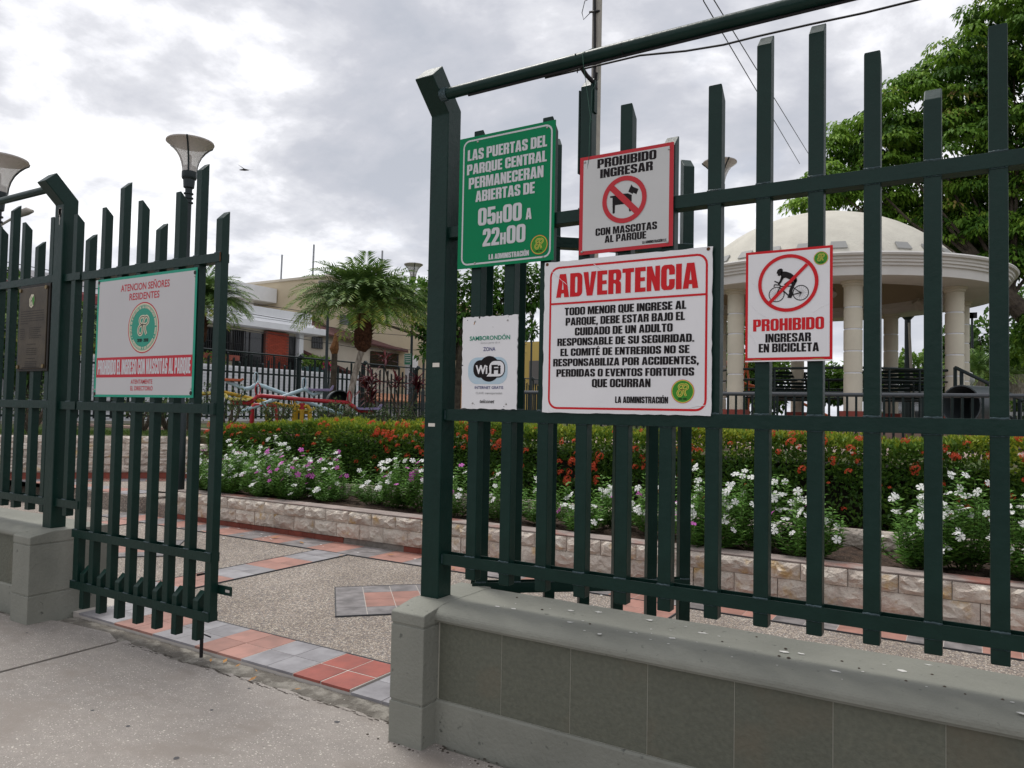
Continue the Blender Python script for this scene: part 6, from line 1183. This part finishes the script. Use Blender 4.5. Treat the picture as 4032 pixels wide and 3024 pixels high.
for i in range(8):      # railings between the columns, the gap for the steps left open
    if i == 7: continue
    a0, a1 = .355+i*math.pi/4, .355+(i+1)*math.pi/4; p0 = Vector((KX+3.0*math.cos(a0), KY+3.0*math.sin(a0), 0)); p1 = Vector((KX+3.0*math.cos(a1), KY+3.0*math.sin(a1), 0)); u = (p1-p0).normalized(); p0 = p0+u*.14; p1 = p1-u*.14
    b = B()
    for z in (2.52, 2.27, 2.0): b.tube([(p0.x, p0.y, z), (p1.x, p1.y, z)], .028 if z != 2.27 else .018, 8)
    for t in (.33, .67): q = p0.lerp(p1, t); b.tube([(q.x, q.y, 1.46), (q.x, q.y, 2.52)], .024, 6)
    part(k_, 'railing', b, FARPAINT, smooth=True)
for i, (dx, dy) in enumerate(((-.4, .3), (.2, -.6), (1.1, .9), (-1.4, -.9))): b = B(); b.tube([(KX+dx*1.7, KY+dy*1.7, 4.52), (KX+dx*1.85, KY+dy*1.85, 4.36)], [.10, .14], 10); part(k_, 'spotlight', b, mat('spot_white', (.5, .47, .42), rough=.5), smooth=True)
k_.scale = (1, 1, .927); k_.location.z = 1.46-.51*.927
# steps handrail
b = B(); b.tube([(-.25, 16.0, 2.42), (.27, 15.6, 2.10), (.75, 15.3, 1.8)], .032, 8); b.tube([(-.25, 16.0, 2.0), (.27, 15.6, 1.72), (.75, 15.3, 1.4)], .028, 8)
for (x, y, z) in ((-.25, 16.0, 2.42), (-.15, 15.92, 2.36), (.27, 15.6, 2.10), (.7, 15.32, 1.82)): b.tube([(x, y, .95), (x, y, z)], .032, 8)
tag(solo('handrail', b, FARPAINT, smooth=True), 'sloping dark green handrail of the kiosk steps', 'handrail')
for i in range(3): b = B(); b.box(-.9+.3*i, .4+.3*i, 15.4-.3*i, 16.4, .94, 1.33-.12*i); struct('kiosk_step', b, MATS['kiosk_floor'])
# low baluster fence in front of the kiosk
bf = thing('baluster_fence', 'low dark baluster fence with a grey top rail in front of the kiosk', 'fence', (-3.27, 11.55, .95))
pa, pb = Vector((-7.2, 11.10, 0)), Vector((2.6, 12.2, 0)); u = (pb-pa).normalized(); nb = int((pb-pa).length/.119)
b = B(); b.tube([(pa.x, pa.y, 1.79), (pb.x, pb.y, 1.79)], .03, 8); part(bf, 'top_rail', b, mat('rail_grey', (.07, .075, .085), rough=.5), smooth=True)
b = B(); b.tube([(pa.x, pa.y, 1.08), (pb.x, pb.y, 1.08)], .02, 6); part(bf, 'bottom_rail', b, FARPAINT)
b = B(); b.box(-.016, .016, -.012, .012, .95, 1.78); bal = mesh(b, 'baluster', FARPAINT)
for i in range(nb): q = pa+u*.119*i; inst(bf, 'baluster', bal, (q.x, q.y, 0), (0, 0, .11))
# bench behind the kiosk railing
def bench(label, x, y, z, w, rz, s_=1.):
    t_ = thing('bench', label, 'bench', (x, y, z), rz)
    sl_ = B(); sl_.box(-w/2, w/2, -.035, .035, -.012, .012); me = mesh(sl_, 'slat', FARPAINT)
    for i in range(7): o = link('slat', me, t_, (0, -.05+.09*i, .45-.006*abs(i-2))); 
    for i in range(8): o = link('slat', me, t_, (0, .56+.045*i, .52+.095*i), (math.radians(66), 0, 0))
    for sx_ in (-w/2+.15, w/2-.15):
        b = B(); b.tube([(sx_, -.05, 0), (sx_, -.05, .43), (sx_, .5, .43), (sx_, .85, 1.2)], .03, 6); b.tube([(sx_, .5, .43), (sx_, .62, 0)], .03, 6); part(t_, 'side_frame', b, FARPAINT, local=True)
    return t_
bench('dark green slatted swing bench seen through the front kiosk columns', -1.7, 20.3, 1.46, 1.9, 0)
bench('dark slatted bench at the right side of the kiosk floor', -3.9, 20.6, 1.46, 1.3, .5)
# climbing frame
cf = thing('climbing_frame', 'orange tubular climbing frame behind the left kiosk column', 'climbing frame', (-6.1, 23.2, .95)); OR = mat('climber_orange', (.45, .10, .035), rough=.45)
for i, dx in enumerate((-.15, .05, .35)):
    b = B(); b.tube([(-6.38+dx, 23.2+dx, .95), (-6.36+dx, 23.2+dx, 2.7), (-6.25+dx, 23.2+dx, 3.1), (-6.05+dx, 23.2+dx, 3.22), (-5.9+dx, 23.2+dx, 3.05), (-5.83+dx, 23.2+dx, 2.6), (-5.83+dx, 23.2+dx, .95)], .035, 8); part(cf, 'hoop', b, OR, smooth=True)
b = B(); b.tube([(-5.9, 23.2, 2.45), (-4.6, 23.4, 2.05), (-3.4, 23.6, 1.4)], .035, 8); b.tube([(-5.9, 23.5, 2.40), (-4.6, 23.7, 2.0), (-3.4, 23.9, 1.4)], .035, 8); part(cf, 'slide_rail', b, OR, smooth=True)
# parked car seen head-on through the kiosk
c_ = thing('parked_car', 'dark grey car parked nose-on beyond the kiosk, only its front showing', 'car', (-2.0, 30, .9)); CARM = mat('car_grey', (.05, .055, .06), rough=.25)
b = B(); b.prism([(29.9, 1.0), (29.8, 1.3), (29.85, 1.75), (30.2, 1.9), (30.9, 1.98), (31.4, 2.5), (33.4, 2.55), (34.1, 2.0), (34.2, 1.1)], 'x', -2.9, -1.15); part(c_, 'body', b, CARM, bev=.06)
b = B(); b.prism([(30.93, 2.02), (31.38, 2.46), (31.42, 2.46), (30.97, 2.02)], 'x', -2.75, -1.3); part(c_, 'windscreen', b, DARKGL)
b = B()
for i in range(4): b.box(-2.35, -1.7, 29.76, 29.80, 1.60+.055*i, 1.63+.055*i)
part(c_, 'grille', b, mat('chrome', (.6, .6, .6), rough=.2, metal=1.))
for x in (-2.72, -1.33): b = B(); b.lathe((x, 29.85, 1.70), [(0, -.08), (.12, -.06), (.14, 0), (.12, .06), (0, .08)], 12); part(c_, 'headlight', b, MATS['chrome'], smooth=True)
for x in (-2.9, -1.35):
    for y in (30.4, 33.4): b = B(); b.tube([(x, y, 1.25), (x+.2, y, 1.25)], .3, 16); part(c_, 'wheel', b, BLACK)
# far masts, globe lamp, thin lamp, hedge and balustrade on the right
for x, lab in ((-.10, 'left one of two thin masts right of the kiosk'), (.04, 'right one of two thin masts right of the kiosk')):
    m_ = thing('mast', lab, 'mast', (x, 40, .9)); b = B(); b.tube([(x, 40, .9), (x, 40, 6.1)], .05, 8); part(m_, 'pole', b, LAMPM); b = B(); b.box(x-.2, x+.2, 39.9, 40.1, 6.1, 6.35); part(m_, 'floodlight', b, BLACK)
m_ = thing('globe_lamp', 'low lamp with a white globe behind the kiosk handrail', 'lamp', (-.14, 26, .95)); b = B(); b.tube([(-.14, 26, .95), (-.14, 26, 2.5)], .08, 10); part(m_, 'post', b, mat('blue_grey', (.10, .14, .2), rough=.6)); b = B(); b.lathe((-.14, 26, 2.68), [(0, -.24), (.14, -.2), (.23, -.08), (.24, .05), (.17, .18), (0, .25)], 16); part(m_, 'globe', b, mat('globe_white', (.62, .62, .62), rough=.4), smooth=True)
m_ = thing('slim_lamp_post', 'dark lamp post with a leaning pale prop seen through the kiosk', 'lamp post', (-1.66, 26, .95)); b = B(); b.tube([(-1.66, 25.95, .95), (-1.66, 25.95, 4.5), (-1.66, 25.95, 4.62)], [.10, .09, .2], 10); part(m_, 'post', b, LAMPM); b = B(); b.tube([(-1.48, 25.9, .95), (-1.63, 25.9, 4.4)], .05, 6); part(m_, 'prop', b, CONC)
hg = thing('low_hedge', 'low clipped green hedge beyond the kiosk at the right edge', 'hedge', (2.5, 27, .95)); b = B(); b.box(1.1, 6, 26.6, 27.4, .95, 2.0); part(hg, 'dark_core', b, MATS['hedge_core'])  # dark box inside the leaves closes the gaps between them
n_ = 9000; P = np.stack([rng.uniform(1.0, 6, n_), 26.55+np.abs(rng.normal(0, .05, n_)), rng.uniform(.95, 2.1, n_)], 1); leafobj(hg, 'foliage', P, rdir(n_)+np.array([0, -.5, .3]), rdir(n_), .09, .045, .2+.6*rng.random(n_), FARL, kind='stuff')
bl = thing('white_balustrade', 'white balustrade low behind the baluster fence at the right edge', 'balustrade', (2, 24, .95)); b = B(); b.box(.8, 6, 23.9, 24.1, 1.60, 1.70); b.box(.8, 6, 23.9, 24.1, 1.0, 1.1); part(bl, 'rail', b, WHITE)
for i in range(30): b = B(); b.lathe((.9+.17*i, 24, 1.1), [(.03, 0), (.055, .15), (.03, .3), (.045, .5)], 8); part(bl, 'baluster', b, WHITE, smooth=True)
# white house far right
h = thing('far_white_house', 'far white house glimpsed between the trees at the right edge', 'house', (3, 62, .9)); b = B(); b.box(0, 12, 60, 66, .9, 5.4); part(h, 'wall', b, WHITE)
